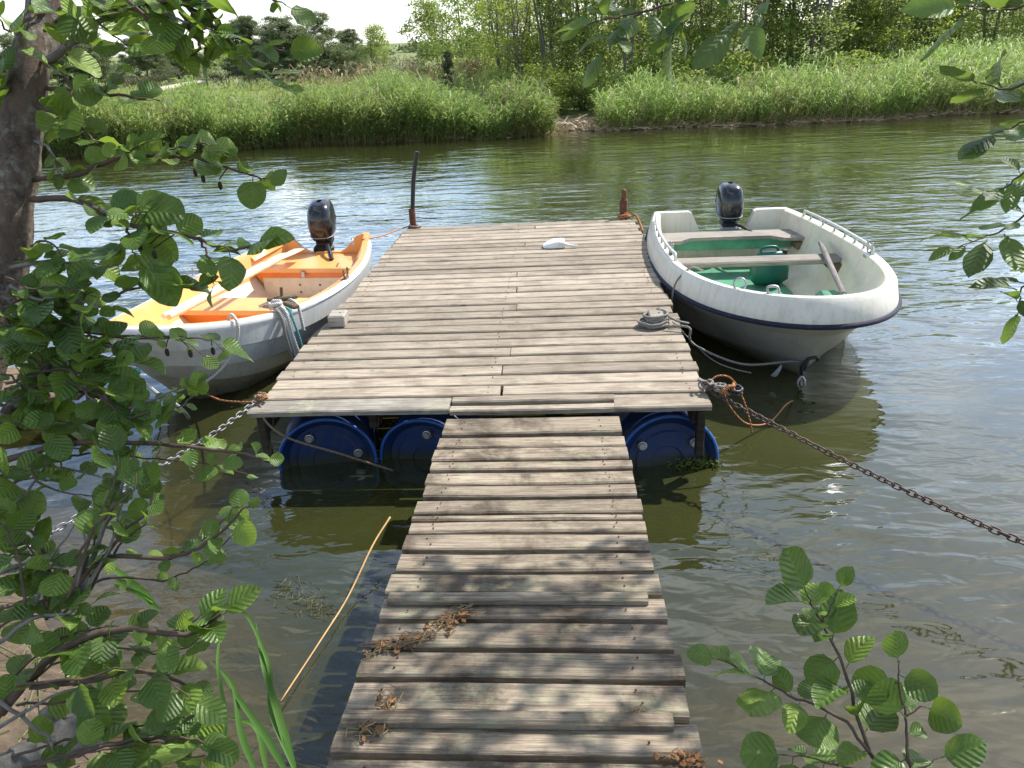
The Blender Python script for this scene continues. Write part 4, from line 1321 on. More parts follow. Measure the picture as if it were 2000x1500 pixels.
ALDER = [leaf_mesh('leaf', ald, 'alder_leaf', (.35, -.25), .03, .25, 1), leaf_mesh('leaf', ald, 'alder_leaf', (-.35, -.1), .035, .22, 2),
         leaf_mesh('leaf', ald_narrow, 'alder_leaf', (.75, -.3), .03, .25, 3), leaf_mesh('leaf', ald, 'alder_leaf', (.1, .15), .05, .28, 4),
         leaf_mesh('leaf', ald_narrow, 'alder_leaf', (.2, -.5), .03, .2, 5)]
WILLOW = [leaf_mesh('leaf', wil, 'willow_leaf', (.6, -.3), .02, .14, 6), leaf_mesh('leaf', wil, 'willow_leaf', (-.4, -.15), .02, .14, 7), leaf_mesh('leaf', wil, 'willow_leaf', (.3, .2), .03, .12, 8)]
leaf_count = {}
def put_leaf(parent, base, base_loc, d, nrm, size, lib, rr):
    o = link_mesh('leaf', rr.choice(lib), parent)
    Yv = d.normalized()
    Zv = (nrm - Yv * nrm.dot(Yv))
    if Zv.length < 1e-3: Zv = Yv.orthogonal()
    Zv.normalize()
    Xv = Yv.cross(Zv)
    b = base + Yv * size * .22 - base_loc
    o.matrix_local = Matrix(((Xv.x, Yv.x, Zv.x, b.x), (Xv.y, Yv.y, Zv.y, b.y), (Xv.z, Yv.z, Zv.z, b.z), (0, 0, 0, 1))) @ Matrix.Diagonal((size, size, size, 1))
    return o
def twig(root, pts, r0, n, size, seed, lib, bark='twig', start=.25, face=.45, name='branch', cones=0):
    """a branch (part of the plant) carrying its leaves (sub-parts)"""
    rr = random.Random(seed)
    P = smooth_path([at(*p) for p in pts], 5)
    P = [p + Vector((rr.gauss(0, 1), rr.gauss(0, 1), rr.gauss(0, 1))) * .0016 for p in P]
    m = len(P)
    mb = MB()
    mb.tube([p - root.location for p in P], [r0 * (1 - .72 * i / (m - 1)) for i in range(m)], 6)
    br = mb.build(name, M[bark], root, smooth='all')
    tocam = CAM_POS
    for k in range(n):
        u = start + (1 - start) * (k + rr.uniform(-.3, .3)) / max(1, n - 1) if n > 1 else 1
        u = min(1, max(start, u))
        i = min(m - 2, int(u * (m - 1)))
        b = P[i].lerp(P[i + 1], u * (m - 1) - i)
        T = (P[i + 1] - P[i]).normalized()
        side = T.cross(Vector((0, 0, 1)))
        side = side.normalized() if side.length > .05 else Vector((1, 0, 0))
        sgn = 1 if k % 2 else -1
        if k >= n - 1: d = T + side * rr.gauss(0, .2)
        else: d = T * rr.uniform(.1, .8) + side * sgn * rr.uniform(.5, 1.1) + Vector((0, 0, rr.gauss(.05, .45)))
        cv = (tocam - b).normalized()
        nrm = Vector((0, 0, 1)) * .8 + cv * face + Vector((rr.gauss(0, .45), rr.gauss(0, .45), rr.gauss(0, .25)))
        put_leaf(br, b, root.location, d, nrm, size * rr.uniform(.5, 1.25), lib, rr)
        leaf_count[root.name] = leaf_count.get(root.name, 0) + 1
    for k in range(cones):
        u = rr.uniform(.5, 1); i = min(m - 2, int(u * (m - 1)))
        c = P[i] - root.location + Vector((rr.gauss(0, .015), rr.gauss(0, .015), -.035))
        mb = MB(); mb.tube([P[i] - root.location, c + Vector((0, 0, .012))], .0012, 4)
        mb.lathe([(0, .009), (.0035, .006), (.0046, 0), (.0035, -.006), (0, -.009)], 7, c=tuple(c)); mb.build('cone', M['catkin'], br, smooth='all')
    return br

tree = empty('alder_tree', (-1.42, 1.05, .35))
tag(tree, 'alder tree with lichened trunk and leafy twigs at the upper left', 'tree')
tp = [Vector((-1.42, 1.05, .30)), Vector((-1.40, 1.15, .8)), Vector((-1.33, 1.35, 1.35))] + [at(*p) for p in ((6, 560, 1.56), (22, 400, 1.60), (42, 260, 1.66), (62, 110, 1.72), (92, -30, 1.80))] + [Vector((-.95, 1.95, 3.0)), Vector((-.80, 2.1, 4.0))]
tpS = smooth_path(tp, 8)
mb = MB()
rings = []
tv = []
for i, p in enumerate(tpS):
    T = (tpS[min(i + 1, len(tpS) - 1)] - tpS[max(i - 1, 0)]).normalized()
    N = Vector((1, 0, 0)); N = (N - T * N.dot(T)).normalized(); B = T.cross(N)
    u = i / (len(tpS) - 1)
    row = []
    for k in range(18):
        a = 2 * math.pi * k / 18
        r = (.050 - .018 * u) * (1 + .05 * math.sin(3 * a + i * .35) + .04 * math.sin(7 * a - i * .8) + .05 * math.sin(i * .9) * .6)
        row.append(p - tree.location + N * math.cos(a) * r + B * math.sin(a) * r)
    rings.append([tuple(q) for q in row])
mb.grid(np.array(rings), closed_u=True)
mb.build('trunk', M['bark'], tree, smooth='all')
A = ALDER
TW = [
 # upper canopy
 ([(95, 120, 1.70), (150, 75, 1.66), (200, 40, 1.60), (260, 10, 1.5)], .010, 6, .080),
 ([(120, 20, 1.72), (220, 15, 1.55), (320, 5, 1.42), (400, -5, 1.4)], .008, 9, .082),
 ([(330, -10, 1.45), (385, 25, 1.45), (440, 65, 1.47), (500, 85, 1.5), (555, 100, 1.52)], .006, 6, .062),
 ([(440, 65, 1.47), (470, 110, 1.45), (510, 145, 1.45), (552, 172, 1.45)], .004, 7, .064),
 ([(355, 20, 1.45), (372, 60, 1.43), (388, 92, 1.42), (372, 112, 1.42)], .004, 6, .052),
 ([(420, -20, 1.5), (400, 10, 1.46), (430, 45, 1.45), (415, 85, 1.45)], .004, 5, .055),
 ([(500, -30, 1.7), (525, -5, 1.7), (560, 8, 1.7)], .004, 3, .05),
 ([(230, -20, 1.4), (270, 20, 1.4), (310, 60, 1.4), (330, 90, 1.42)], .005, 6, .075),
 ([(90, 20, 1.75), (50, 40, 1.7), (20, 60, 1.66), (0, 40, 1.62)], .005, 5, .06),
 ([(130, -20, 1.6), (200, 0, 1.5), (300, 25, 1.45), (360, 40, 1.42), (420, 60, 1.42)], .005, 9, .066),
 ([(90, 60, 1.7), (150, 20, 1.6), (210, 60, 1.55), (250, 90, 1.52)], .004, 7, .066),
 ([(75, 170, 1.7), (180, 180, 1.68), (260, 192, 1.66), (312, 196, 1.64)], .005, 6, .045),
 ([(205, 180, 1.68), (225, 158, 1.68), (243, 140, 1.68)], .003, 3, .035),
 ([(72, 205, 1.66), (130, 232, 1.62), (165, 255, 1.58), (192, 282, 1.56)], .005, 6, .068),
 ([(78, 120, 1.7), (115, 140, 1.66), (140, 175, 1.62), (130, 205, 1.6)], .004, 6, .055),
 ([(60, 270, 1.65), (95, 290, 1.62), (110, 330, 1.6), (125, 345, 1.6)], .004, 5, .055),
 ([(30, 300, 1.64), (10, 200, 1.66), (0, 150, 1.66), (-5, 100, 1.66)], .004, 5, .055),
 ([(62, 352, 1.62), (150, 340, 1.62), (235, 308, 1.6), (330, 306, 1.58), (410, 318, 1.56), (470, 335, 1.55), (520, 350, 1.54)], .006, 15, .052),
 ([(300, 308, 1.58), (345, 290, 1.56), (400, 282, 1.56), (435, 295, 1.55)], .003, 6, .046),
 ([(235, 308, 1.6), (262, 290, 1.58), (290, 275, 1.56)], .003, 4, .05),
 ([(58, 388, 1.58), (140, 390, 1.54), (195, 412, 1.50), (245, 440, 1.46), (320, 450, 1.44), (390, 468, 1.43), (450, 488, 1.42), (490, 480, 1.42)], .007, 13, .064),
 ([(195, 412, 1.50), (230, 420, 1.46), (262, 420, 1.44), (275, 410, 1.42)], .004, 7, .072),
 ([(245, 440, 1.46), (255, 470, 1.42), (262, 500, 1.40)], .003, 4, .085),
 ([(390, 468, 1.43), (405, 500, 1.42), (418, 530, 1.42), (415, 555, 1.42)], .003, 4, .06),
 ([(22, 520, 1.54), (110, 512, 1.5), (170, 516, 1.48), (235, 522, 1.46)], .005, 9, .055),
 ([(60, 480, 1.52), (90, 470, 1.5), (120, 500, 1.48), (70, 510, 1.48)], .003, 5, .05),
 ([(205, 580, 1.42), (275, 562, 1.42), (340, 560, 1.42), (385, 562, 1.42)], .003, 8, .047),
 # dense middle
 ([(-20, 850, 1.32), (60, 765, 1.36), (120, 700, 1.40), (150, 630, 1.42), (155, 570, 1.44)], .020, 10, .062, 'bark'),
 ([(0, 640, 1.42), (50, 615, 1.42), (110, 600, 1.42), (160, 600, 1.42)], .004, 8, .064),
 ([(150, 645, 1.40), (230, 655, 1.38), (310, 660, 1.37), (400, 662, 1.36), (445, 690, 1.35)], .003, 11, .042),
 ([(100, 700, 1.40), (160, 690, 1.38), (210, 700, 1.36), (250, 730, 1.35)], .005, 9, .062),
 ([(60, 765, 1.36), (130, 760, 1.34), (200, 770, 1.33), (260, 790, 1.32)], .005, 9, .060),
 ([(0, 700, 1.38), (45, 690, 1.38), (85, 720, 1.36), (60, 660, 1.38)], .004, 8, .058),
 ([(150, 790, 1.33), (230, 800, 1.32), (300, 780, 1.31), (370, 750, 1.31)], .004, 9, .05),
 ([(0, 790, 1.34), (40, 810, 1.33), (95, 815, 1.32), (140, 830, 1.31)], .004, 8, .058),
 ([(-10, 905, 1.28), (140, 866, 1.28), (250, 864, 1.27), (360, 872, 1.26), (450, 882, 1.26), (520, 900, 1.25)], .007, 14, .050),
 ([(100, 870, 1.28), (125, 910, 1.26), (190, 930, 1.25), (260, 935, 1.24)], .003, 7, .05),
 ([(0, 960, 1.24), (50, 935, 1.24), (100, 940, 1.24)], .004, 6, .058),
 # lower thicket
 ([(130, 1160, 1.12), (210, 1090, 1.16), (330, 1090, 1.17), (400, 1062, 1.17), (450, 1020, 1.17), (480, 985, 1.18)], .006, 10, .055),
 ([(150, 1180, 1.12), (195, 1050, 1.18), (235, 960, 1.22), (250, 900, 1.25)], .006, 8, .052),
 ([(100, 1180, 1.12), (90, 1090, 1.16), (60, 1030, 1.18), (20, 1000, 1.2)], .005, 9, .062),
 ([(180, 1130, 1.14), (240, 1040, 1.17), (290, 1000, 1.18), (300, 960, 1.2)], .004, 6, .05),
 ([(0, 1120, 1.14), (50, 1100, 1.15), (110, 1110, 1.14), (150, 1100, 1.14)], .004, 7, .056),
 ([(0, 1390, 1.0), (80, 1300, 1.04), (160, 1250, 1.06), (260, 1230, 1.07), (360, 1240, 1.07), (430, 1200, 1.08)], .010, 14, .066),
 ([(60, 1340, 1.02), (170, 1330, 1.02), (270, 1310, 1.02), (350, 1330, 1.02), (400, 1370, 1.0)], .006, 9, .075),
 ([(-10, 1260, 1.05), (60, 1210, 1.08), (130, 1200, 1.08), (170, 1180, 1.1)], .005, 7, .06),
 ([(50, 1500, .94), (150, 1470, .95), (240, 1450, .96), (330, 1440, .96), (400, 1450, .95)], .006, 9, .072),
 ([(250, 1510, .92), (320, 1490, .93), (400, 1475, .94)], .004, 4, .066),
]
bush = empty('alder_bush', (-1.55, 1.0, .35))
tag(bush, 'dense alder bush of overlapping round leaves before the orange boat bow', 'bush')
thk = empty('alder_sapling', (-1.2, .75, .35))
tag(thk, 'shaded alder sapling with big dark leaves in the lower left corner', 'sapling')
TW += [
 ([(20, 560, 1.42), (70, 585, 1.41), (120, 580, 1.41), (200, 600, 1.40)], .004, 9, .062),
 ([(0, 600, 1.40), (30, 650, 1.38), (90, 660, 1.37), (140, 670, 1.36)], .004, 10, .064),
 ([(60, 640, 1.40), (120, 630, 1.39), (170, 650, 1.37), (220, 680, 1.36)], .004, 9, .060),
 ([(120, 690, 1.38), (150, 740, 1.34), (190, 790, 1.32), (220, 830, 1.30)], .004, 9, .060),
 ([(60, 740, 1.36), (110, 720, 1.35), (170, 730, 1.34), (210, 710, 1.34)], .004, 8, .062),
 ([(20, 760, 1.36), (80, 740, 1.35), (60, 790, 1.33), (100, 830, 1.31)], .004, 8, .060),
 ([(200, 770, 1.33), (260, 820, 1.30), (340, 800, 1.30), (380, 770, 1.30)], .004, 9, .05),
]
B0 = 25
for i, tdef in enumerate(TW):
    pts, r0, n, sz = tdef[:4]
    host = tree if i < 27 else (thk if 38 <= i < 49 else bush)
    if host is not tree:
        r2 = random.Random(600 + i)
        for rep in range(1 if host is bush else 2):
            dx, dy, dd = r2.uniform(-55, 5), r2.uniform(-40, 45), r2.uniform(-.05, .08)
            twig(host, [(a_ + dx, b_ + dy, c_ + dd) for a_, b_, c_ in pts], .003, int(n * .82), sz * .82, 2000 + i * 3 + rep, A, 'twig', start=.1)
    n = int(round(n * (1.45 if host is tree else 1.2)))
    sz *= .90 if host is tree else .85
    twig(host, pts, r0, n, sz, 1000 + i, A, tdef[4] if len(tdef) > 4 else ('twig' if i % 3 else 'twig_grey'), start=.12 if n > 8 else .22, cones=(3 if i in (20, 29, 17) else 0))
# bare dead twigs in the thicket
for i, pts in enumerate((
    [(140, 1170, 1.12), (170, 1060, 1.15), (150, 980, 1.2)], [(160, 1170, 1.12), (225, 1040, 1.17), (270, 870, 1.25)], [(0, 1010, 1.2), (60, 950, 1.22), (110, 880, 1.26)],
    [(0, 1420, .98), (100, 1360, 1.0), (220, 1320, 1.03)], [(0, 1370, 1.0), (90, 1440, .98), (110, 1500, .96)], [(70, 1180, 1.1), (100, 1090, 1.15), (150, 1020, 1.18)])):
    twig(tree if i > 5 else thk, pts, .004, 0, .05, 3000 + i, A, 'twig_grey')
# long green grass at the water edge
def blades(name, specs, label):
    root = empty(name, at(*specs[0][0][0]))
    for pts, w in specs:
        P = smooth_path([at(*p) for p in pts], 5)
        mb = MB(); rows_ = []
        for i, p in enumerate(P):
            u = i / (len(P) - 1)
            T = (P[min(i + 1, len(P) - 1)] - P[max(i - 1, 0)]).normalized()
            sd = T.cross((p - CAM_POS).normalized()).normalized()
            ww = w * (1 - u ** 2.2) * (.5 + .5 * min(1, u * 5)) + .0004
            nn = sd.cross(T)
            q = p - root.location
            rows_.append([tuple(q - sd * ww), tuple(q + nn * ww * .35), tuple(q + sd * ww)])
        mb.grid(np.array(rows_), col=random.random())
        mb.build('blade', M['grass'], root, smooth='all', col=True)
    tag(root, label, 'grass')
blades('grass_tuft', [([(575, 1500, 1.05), (545, 1400, 1.12), (515, 1300, 1.2), (500, 1215, 1.3)], .008), ([(560, 1510, 1.03), (520, 1440, 1.06), (470, 1370, 1.1), (430, 1310, 1.15)], .007),
                     ([(500, 1510, 1.02), (470, 1430, 1.06), (455, 1340, 1.12), (410, 1290, 1.15)], .006), ([(575, 1505, 1.04), (530, 1390, 1.13), (525, 1300, 1.2), (480, 1200, 1.3), (440, 1195, 1.32)], .005),
                     ([(450, 1510, 1.02), (400, 1420, 1.05), (360, 1350, 1.08)], .006), ([(520, 1500, 1.04), (500, 1420, 1.08), (440, 1400, 1.1)], .006),
                     ([(430, 1500, 1.02), (440, 1400, 1.06), (425, 1290, 1.12), (440, 1180, 1.2)], .004)], 'long green grass blades rising from the water edge left of the gangway')
blades('grass_tuft', [([(300, 1175, 1.25), (260, 1140, 1.28), (215, 1105, 1.32), (180, 1085, 1.35)], .007), ([(310, 1190, 1.24), (270, 1160, 1.26), (220, 1140, 1.28)], .006),
                     ([(160, 1350, 1.1), (165, 1280, 1.14), (150, 1210, 1.2)], .006), ([(190, 1370, 1.1), (200, 1290, 1.14), (195, 1200, 1.2)], .005),
                     ([(210, 1380, 1.1), (235, 1300, 1.14), (225, 1230, 1.2)], .005)], 'green grass blades among the alder twigs on the left bank')

# young alder shoot, lower right
sh = empty('alder_shoot', at(1760, 1600, 1.15))
tag(sh, 'young alder shoot with round leaves over the water at lower right', 'shoot')
for i, (pts, r0, n, sz) in enumerate((
    ([(1760, 1600, 1.16), (1715, 1500, 1.22), (1680, 1420, 1.26), (1650, 1310, 1.30), (1618, 1240, 1.34), (1592, 1195, 1.35), (1578, 1165, 1.36)], .0055, 15, .080),
    ([(1700, 1470, 1.23), (1640, 1400, 1.27), (1570, 1370, 1.28), (1500, 1335, 1.30), (1450, 1310, 1.31), (1400, 1285, 1.32)], .004, 11, .078),
    ([(1790, 1560, 1.18), (1775, 1480, 1.22), (1768, 1400, 1.26), (1755, 1340, 1.28), (1755, 1290, 1.3)], .004, 7, .078),
    ([(1605, 1215, 1.34), (1620, 1190, 1.35), (1640, 1150, 1.37)], .0025, 4, .052),
    ([(1720, 1505, 1.22), (1650, 1500, 1.2), (1580, 1480, 1.22), (1530, 1475, 1.22)], .003, 6, .075),
    ([(1768, 1400, 1.26), (1800, 1380, 1.27), (1825, 1390, 1.27)], .0025, 3, .06),
    ([(1740, 1510, 1.2), (1800, 1500, 1.2), (1830, 1480, 1.21)], .003, 3, .08))):
    twig(sh, pts, r0, n, sz, 5000 + i, A, 'twig', start=.25)

# willow reaching in from the right bank, its crown overhead
wt = empty('willow_tree', (3.3, .6, .5))
tag(wt, 'broad-leaved willow whose leafy twigs hang in from the right edge and top', 'tree')
wtr = smooth_path([Vector((3.3, .6, .2)), Vector((3.25, .9, 1.4)), Vector((2.9, 1.5, 2.6)), Vector((2.3, 2.4, 3.4)), Vector((1.6, 3.2, 3.9)), Vector((.9, 3.9, 4.3))], 8)
mb = MB(); mb.tube([p - wt.location for p in wtr], [.09 * (1 - .75 * i / (len(wtr) - 1)) for i in range(len(wtr))], 12); mb.build('trunk', M['bark'], wt, smooth='all')
for i, (pts, r0, n, sz) in enumerate((
    ([(2080, 340, 1.9), (2020, 400, 1.9), (1975, 440, 1.9), (1930, 462, 1.9), (1875, 480, 1.9)], .004, 9, .088),
    ([(2060, 300, 1.9), (2010, 330, 1.9), (1970, 360, 1.9), (1925, 395, 1.9)], .004, 7, .080),
    ([(2080, 130, 1.9), (2010, 160, 1.9), (1960, 175, 1.9), (1915, 160, 1.9)], .004, 7, .088),
    ([(2080, 220, 1.9), (2020, 230, 1.9), (1975, 250, 1.9), (1940, 262, 1.9)], .004, 5, .085),
    ([(2070, 480, 1.85), (2020, 530, 1.85), (1995, 570, 1.85), (1990, 600, 1.85)], .004, 6, .075),
    ([(2060, -20, 1.9), (2000, 10, 1.9), (1940, 20, 1.9), (1890, 10, 1.9)], .004, 7, .105),
    ([(1420, -40, 2.6), (1330, 0, 2.5), (1260, 22, 2.45), (1190, 35, 2.4), (1130, 55, 2.4)], .005, 9, .105),
    ([(1560, -50, 2.5), (1500, -5, 2.45), (1470, 25, 2.42), (1440, 45, 2.4)], .004, 6, .105),
    ([(1260, 22, 2.45), (1210, 50, 2.42), (1185, 90, 2.4)], .003, 5, .10),
    ([(1330, -20, 2.5), (1310, 25, 2.46), (1312, 70, 2.45)], .003, 4, .085),
    ([(1400, -30, 2.5), (1375, 0, 2.46), (1350, 30, 2.45)], .003, 3, .085))):
    twig(wt, pts, r0, int(n * 1.35), sz * 1.15, 7000 + i, WILLOW, 'twig', start=.1, face=.3)
# overhead crown (out of frame): a mass of leaves that dapples the gangway
def scatter_leaves(C, size, rg, asp=.5):
    n = len(C)
    d = rg.normal(size=(n, 3)); d[:, 2] *= .5; d /= np.linalg.norm(d, axis=1)[:, None]
    nn = rg.normal(size=(n, 3)) * .6 + np.array([0, 0, 1.0]); 
    sd = np.cross(d, nn); sd /= np.linalg.norm(sd, axis=1)[:, None]
    sz = size * rg.uniform(.7, 1.3, n)[:, None]
    V = np.stack([C - d * sz * .5, C + sd * sz * asp * .5, C + d * sz * .5, C - sd * sz * asp * .5], 1).reshape(-1, 3)
    F = np.arange(n * 4).reshape(-1, 4)
    return V, F
rg = np.random.default_rng(5)
S = np.array(SUN)
cl = []
for k in range(115):
    u = rg.uniform()
    if u < .45: tgt = np.array([rg.uniform(-.75, .5), rg.uniform(1.0, 2.12), .6])
    elif u < .55: tgt = np.array([rg.uniform(-.1, .6), rg.uniform(1.6, 2.35), .58])
    else: tgt = np.array([rg.uniform(-2.2, -.75), rg.uniform(.3, 1.75), .5])
    c = tgt + S * rg.uniform(3.0, 4.8)
    if abs(tgt[0]) < 2.5:
        cl.append(c[None, :] + rg.normal(size=(12, 3)) * .10)
C = np.concatenate(cl)
# keep the mass above the photograph's upper edge
q = C - np.array(CAM_POS)
zc = q @ np.array(CF); yy = q @ np.array(CU) / zc * 1519.3
C = C[(zc < .2) | (yy > 800)]
V, F = scatter_leaves(C, .085, rg, .6)
me = fast_mesh('foliage', V - np.array(wt.location), F, M['bright_leaf'], np.repeat(rg.uniform(0, 1, len(C)), 4))
fo = link_mesh('foliage', me, wt); fo['kind'] = 'stuff'

# the alder's own crown, over the water above the photograph's upper edge
rg = np.random.default_rng(15)
cl = []
for k in range(210):
    c = np.array([rg.uniform(-4.6, -1.0), rg.uniform(2.0, 5.2), rg.uniform(3.1, 5.6)])
    cl.append(c[None, :] + rg.normal(size=(14, 3)) * .13)
C = np.concatenate(cl)
q = C - np.array(CAM_POS); zc = q @ np.array(CF); yy = q @ np.array(CU) / zc * 1519.3
C = C[(zc < .2) | (yy > 800)]
V, F = scatter_leaves(C, .085, rg, .8)
me = fast_mesh('foliage', V - np.array(tree.location), F, M['broadleaf'], np.repeat(rg.uniform(0, .6, len(C)), 4))
fo = link_mesh('foliage', me, tree); fo['kind'] = 'stuff'
for k in range(7):
    a_ = tpS[-10 + k]
    b_ = Vector((rg.uniform(-4.2, -1.4), rg.uniform(2.6, 4.8), rg.uniform(3.8, 5.2)))
    mb = MB(); mb.tube([p_ - tree.location for p_ in smooth_path([a_, a_.lerp(b_, .5) + Vector((0, 0, .25)), b_], 5)], [.018 * (1 - .08 * i_) for i_ in range(11)], 6)
    mb.build('branch', M['bark'], tree, smooth='all')

# ------------------------------------------------------------------ reeds on the far shore
def shore_y(x):
    s_ = 21.55 + .045 * (x + 8) + .22 * np.sin(x * .7) + .12 * np.sin(x * 1.9 + 1)
    return np.where((x > 0) & (x < 1.2), s_ + .5 * np.sin(x / 1.2 * np.pi), s_)
def reeds(x, y, h, rg, nleaf=7, wl=.032, wind=.6):
    n = len(x)
    z = ground_z(x, y) - .05
    base = np.stack([x, y, z], 1)
    az = rg.uniform(0, 2 * np.pi, n)
    lean = np.stack([wind * .22 + .10 * np.cos(az), .10 * np.sin(az), np.zeros(n)], 1)
    V, F, T = [], [], []
    off = 0
    sa = rg.uniform(0, np.pi, n)
    sd = np.stack([np.cos(sa), np.sin(sa), np.zeros(n)], 1)
    def pos(u): return base + np.stack([np.zeros(n), np.zeros(n), h * u], 1) + lean * (h * u ** 2)[:, None] if not np.isscalar(u) else base + np.stack([np.zeros(n), np.zeros(n), h * u], 1) + lean * (h * u * u)[:, None]
    rows_ = [0, .5, 1.0]
    st = np.stack([np.stack([pos(u) - sd * .006 * (1.2 - u), pos(u) + sd * .006 * (1.2 - u)], 1) for u in rows_], 1)  # n,3,2,3
    V.append(st.reshape(-1, 3))
    idx = np.arange(n)[:, None] * 6
    F.append(np.concatenate([np.stack([idx + a, idx + b, idx + c], 2) for a, b, c in ((0, 1, 3), (0, 3, 2), (2, 3, 5), (2, 5, 4))], 1).reshape(-1, 3))
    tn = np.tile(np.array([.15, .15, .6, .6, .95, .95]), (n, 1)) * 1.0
    T.append(tn.ravel())
    off += n * 6
    dry = rg.uniform(0, 1, n)
    for k in range(nleaf):
        u = .12 + .85 * (k + rg.uniform(0, 1, n)) / nleaf
        b = base + np.stack([np.zeros(n), np.zeros(n), h * u], 1) + lean * (h * u * u)[:, None]
        a = rg.normal(.0, .8, n) + (rg.uniform(size=n) < .18) * np.pi
        ln = rg.uniform(.28, .52, n) * (1 - .35 * np.abs(u - .6)) * np.clip(h / 1.3, .6, 1.1)
        d = np.stack([np.cos(a), np.sin(a), np.zeros(n)], 1)
        upk = rg.uniform(.9, 2.1, n)
        mid = b + d * (ln * .5)[:, None] + np.stack([np.zeros(n), np.zeros(n), ln * .42 * upk], 1)
        tip = b + d * ln[:, None] + np.stack([np.zeros(n), np.zeros(n), ln * (.42 * upk - rg.uniform(.0, .35, n))], 1)
        s2 = np.stack([-np.sin(a), np.cos(a), rg.normal(0, .5, n)], 1)
        w = (wl * rg.uniform(.7, 1.2, n))[:, None]
        V.append(np.stack([b - s2 * w * .3, b + s2 * w * .3, mid - s2 * w * .5, mid + s2 * w * .5, tip], 1).reshape(-1, 3))
        ix = np.arange(n)[:, None] * 5 + off
        F.append(np.concatenate([np.stack([ix + p_, ix + q_, ix + r_], 2) for p_, q_, r_ in ((0, 1, 3), (0, 3, 2), (2, 3, 4))], 1).reshape(-1, 3))
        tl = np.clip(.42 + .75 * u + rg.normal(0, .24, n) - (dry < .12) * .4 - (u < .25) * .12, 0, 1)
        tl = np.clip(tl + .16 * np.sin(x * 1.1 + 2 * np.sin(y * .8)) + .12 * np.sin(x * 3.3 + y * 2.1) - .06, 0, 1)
        T.append(np.repeat(tl, 5))
        off += n * 5
    return np.concatenate(V), np.concatenate(F), np.concatenate(T)
def field(n, x0, x1, d0, d1, pw, rg):
    x = rg.uniform(x0, x1, n)
    d = d0 + (d1 - d0) * rg.uniform(0, 1, n) ** pw
    return x, shore_y(x) + d
rg = np.random.default_rng(11)
x, y = field(8400, -19, -.05, -.30, 5.0, 1.6, rg)
hv = (.98 + .13 * np.sin(x * .9) + .12 * np.sin(x * 2.1 + y) + .10 * np.sin(x * 4.3 + 2 * y)) * rg.uniform(.62, 1.2, len(x))
hv *= np.clip((.10 - x) / .5, .7, 1)
V, F, T = reeds(x, y, hv, rg)
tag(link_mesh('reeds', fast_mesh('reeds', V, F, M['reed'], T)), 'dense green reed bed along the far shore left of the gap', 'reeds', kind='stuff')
x, y = field(5200, -42, 1.5, 5.0, 34.0, 1.2, rg)
hv = .62 * rg.uniform(.5, 1.15, len(x))
V, F, T = reeds(x, y, hv, rg, 5, .034)
tag(link_mesh('reeds', fast_mesh('reeds', V, F, M['reed'], np.clip(T * .8 - .08, 0, 1))), 'paler reed meadow stretching back behind the left reed bed', 'reeds', kind='stuff')
x, y = field(6200, 1.15, 19, -.08, 4.6, 1.35, rg)
hv = (.86 + .12 * np.clip((x - 8) / 4, 0, 1) + .2 * np.sin(x * 1.7) * np.sin(y) + .12 * np.sin(x * 3.9 + y)) * rg.uniform(.5, 1.2, len(x))
V, F, T = reeds(x, y, hv, rg, 7, .028)
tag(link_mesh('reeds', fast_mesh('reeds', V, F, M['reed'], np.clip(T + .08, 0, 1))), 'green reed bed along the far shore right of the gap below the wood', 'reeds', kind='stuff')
x, y = field(3600, 7.0, 22, 3.5, 11.0, 1.0, rg)
hv = .9 * rg.uniform(.5, 1.2, len(x))
V, F, T = reeds(x, y, hv, rg, 6, .034)
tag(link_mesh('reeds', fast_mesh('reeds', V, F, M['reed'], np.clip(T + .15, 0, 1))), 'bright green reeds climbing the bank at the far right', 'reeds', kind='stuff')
# dead stalks standing among the green
x = np.concatenate([rg.uniform(-19, -.2, 520), rg.uniform(1.3, 18, 380)]); y = shore_y(x) + rg.uniform(-.25, 2.2, len(x))
V, F, T = reeds(x, y, rg.uniform(.5, 1.25, len(x)), rg, 3, .022)
tag(link_mesh('dry_reeds', fast_mesh('dry_reeds', V, F, M['reed_dry'], rg.uniform(.3, 1, len(V)))), 'dead tan stalks scattered through the green reed beds', 'reeds', kind='stuff')
# dry plumes behind the meadow
x = rg.uniform(-15, -4.5, 260); y = rg.uniform(42, 47, 260)
V, F, T = reeds(x, y, rg.uniform(.9, 1.5, 260), rg, 3, .06)
tag(link_mesh('dry_reeds', fast_mesh('dry_reeds', V, F, M['reed_dry'], rg.uniform(0, 1, len(V)))), 'thin row of tan dry reed plumes before the far trees', 'reeds', kind='stuff')
x = rg.normal(-3.0, .38, 120); y = rg.normal(30.5, .4, 120)
V, F, T = reeds(x, y, rg.uniform(1.1, 1.8, 120), rg, 3, .05)
tag(link_mesh('dry_reeds', fast_mesh('dry_reeds', V, F, M['reed_dry'], rg.uniform(0, 1, len(V)))), 'clump of tall tan dry reeds beside the dark juniper', 'reeds', kind='stuff')
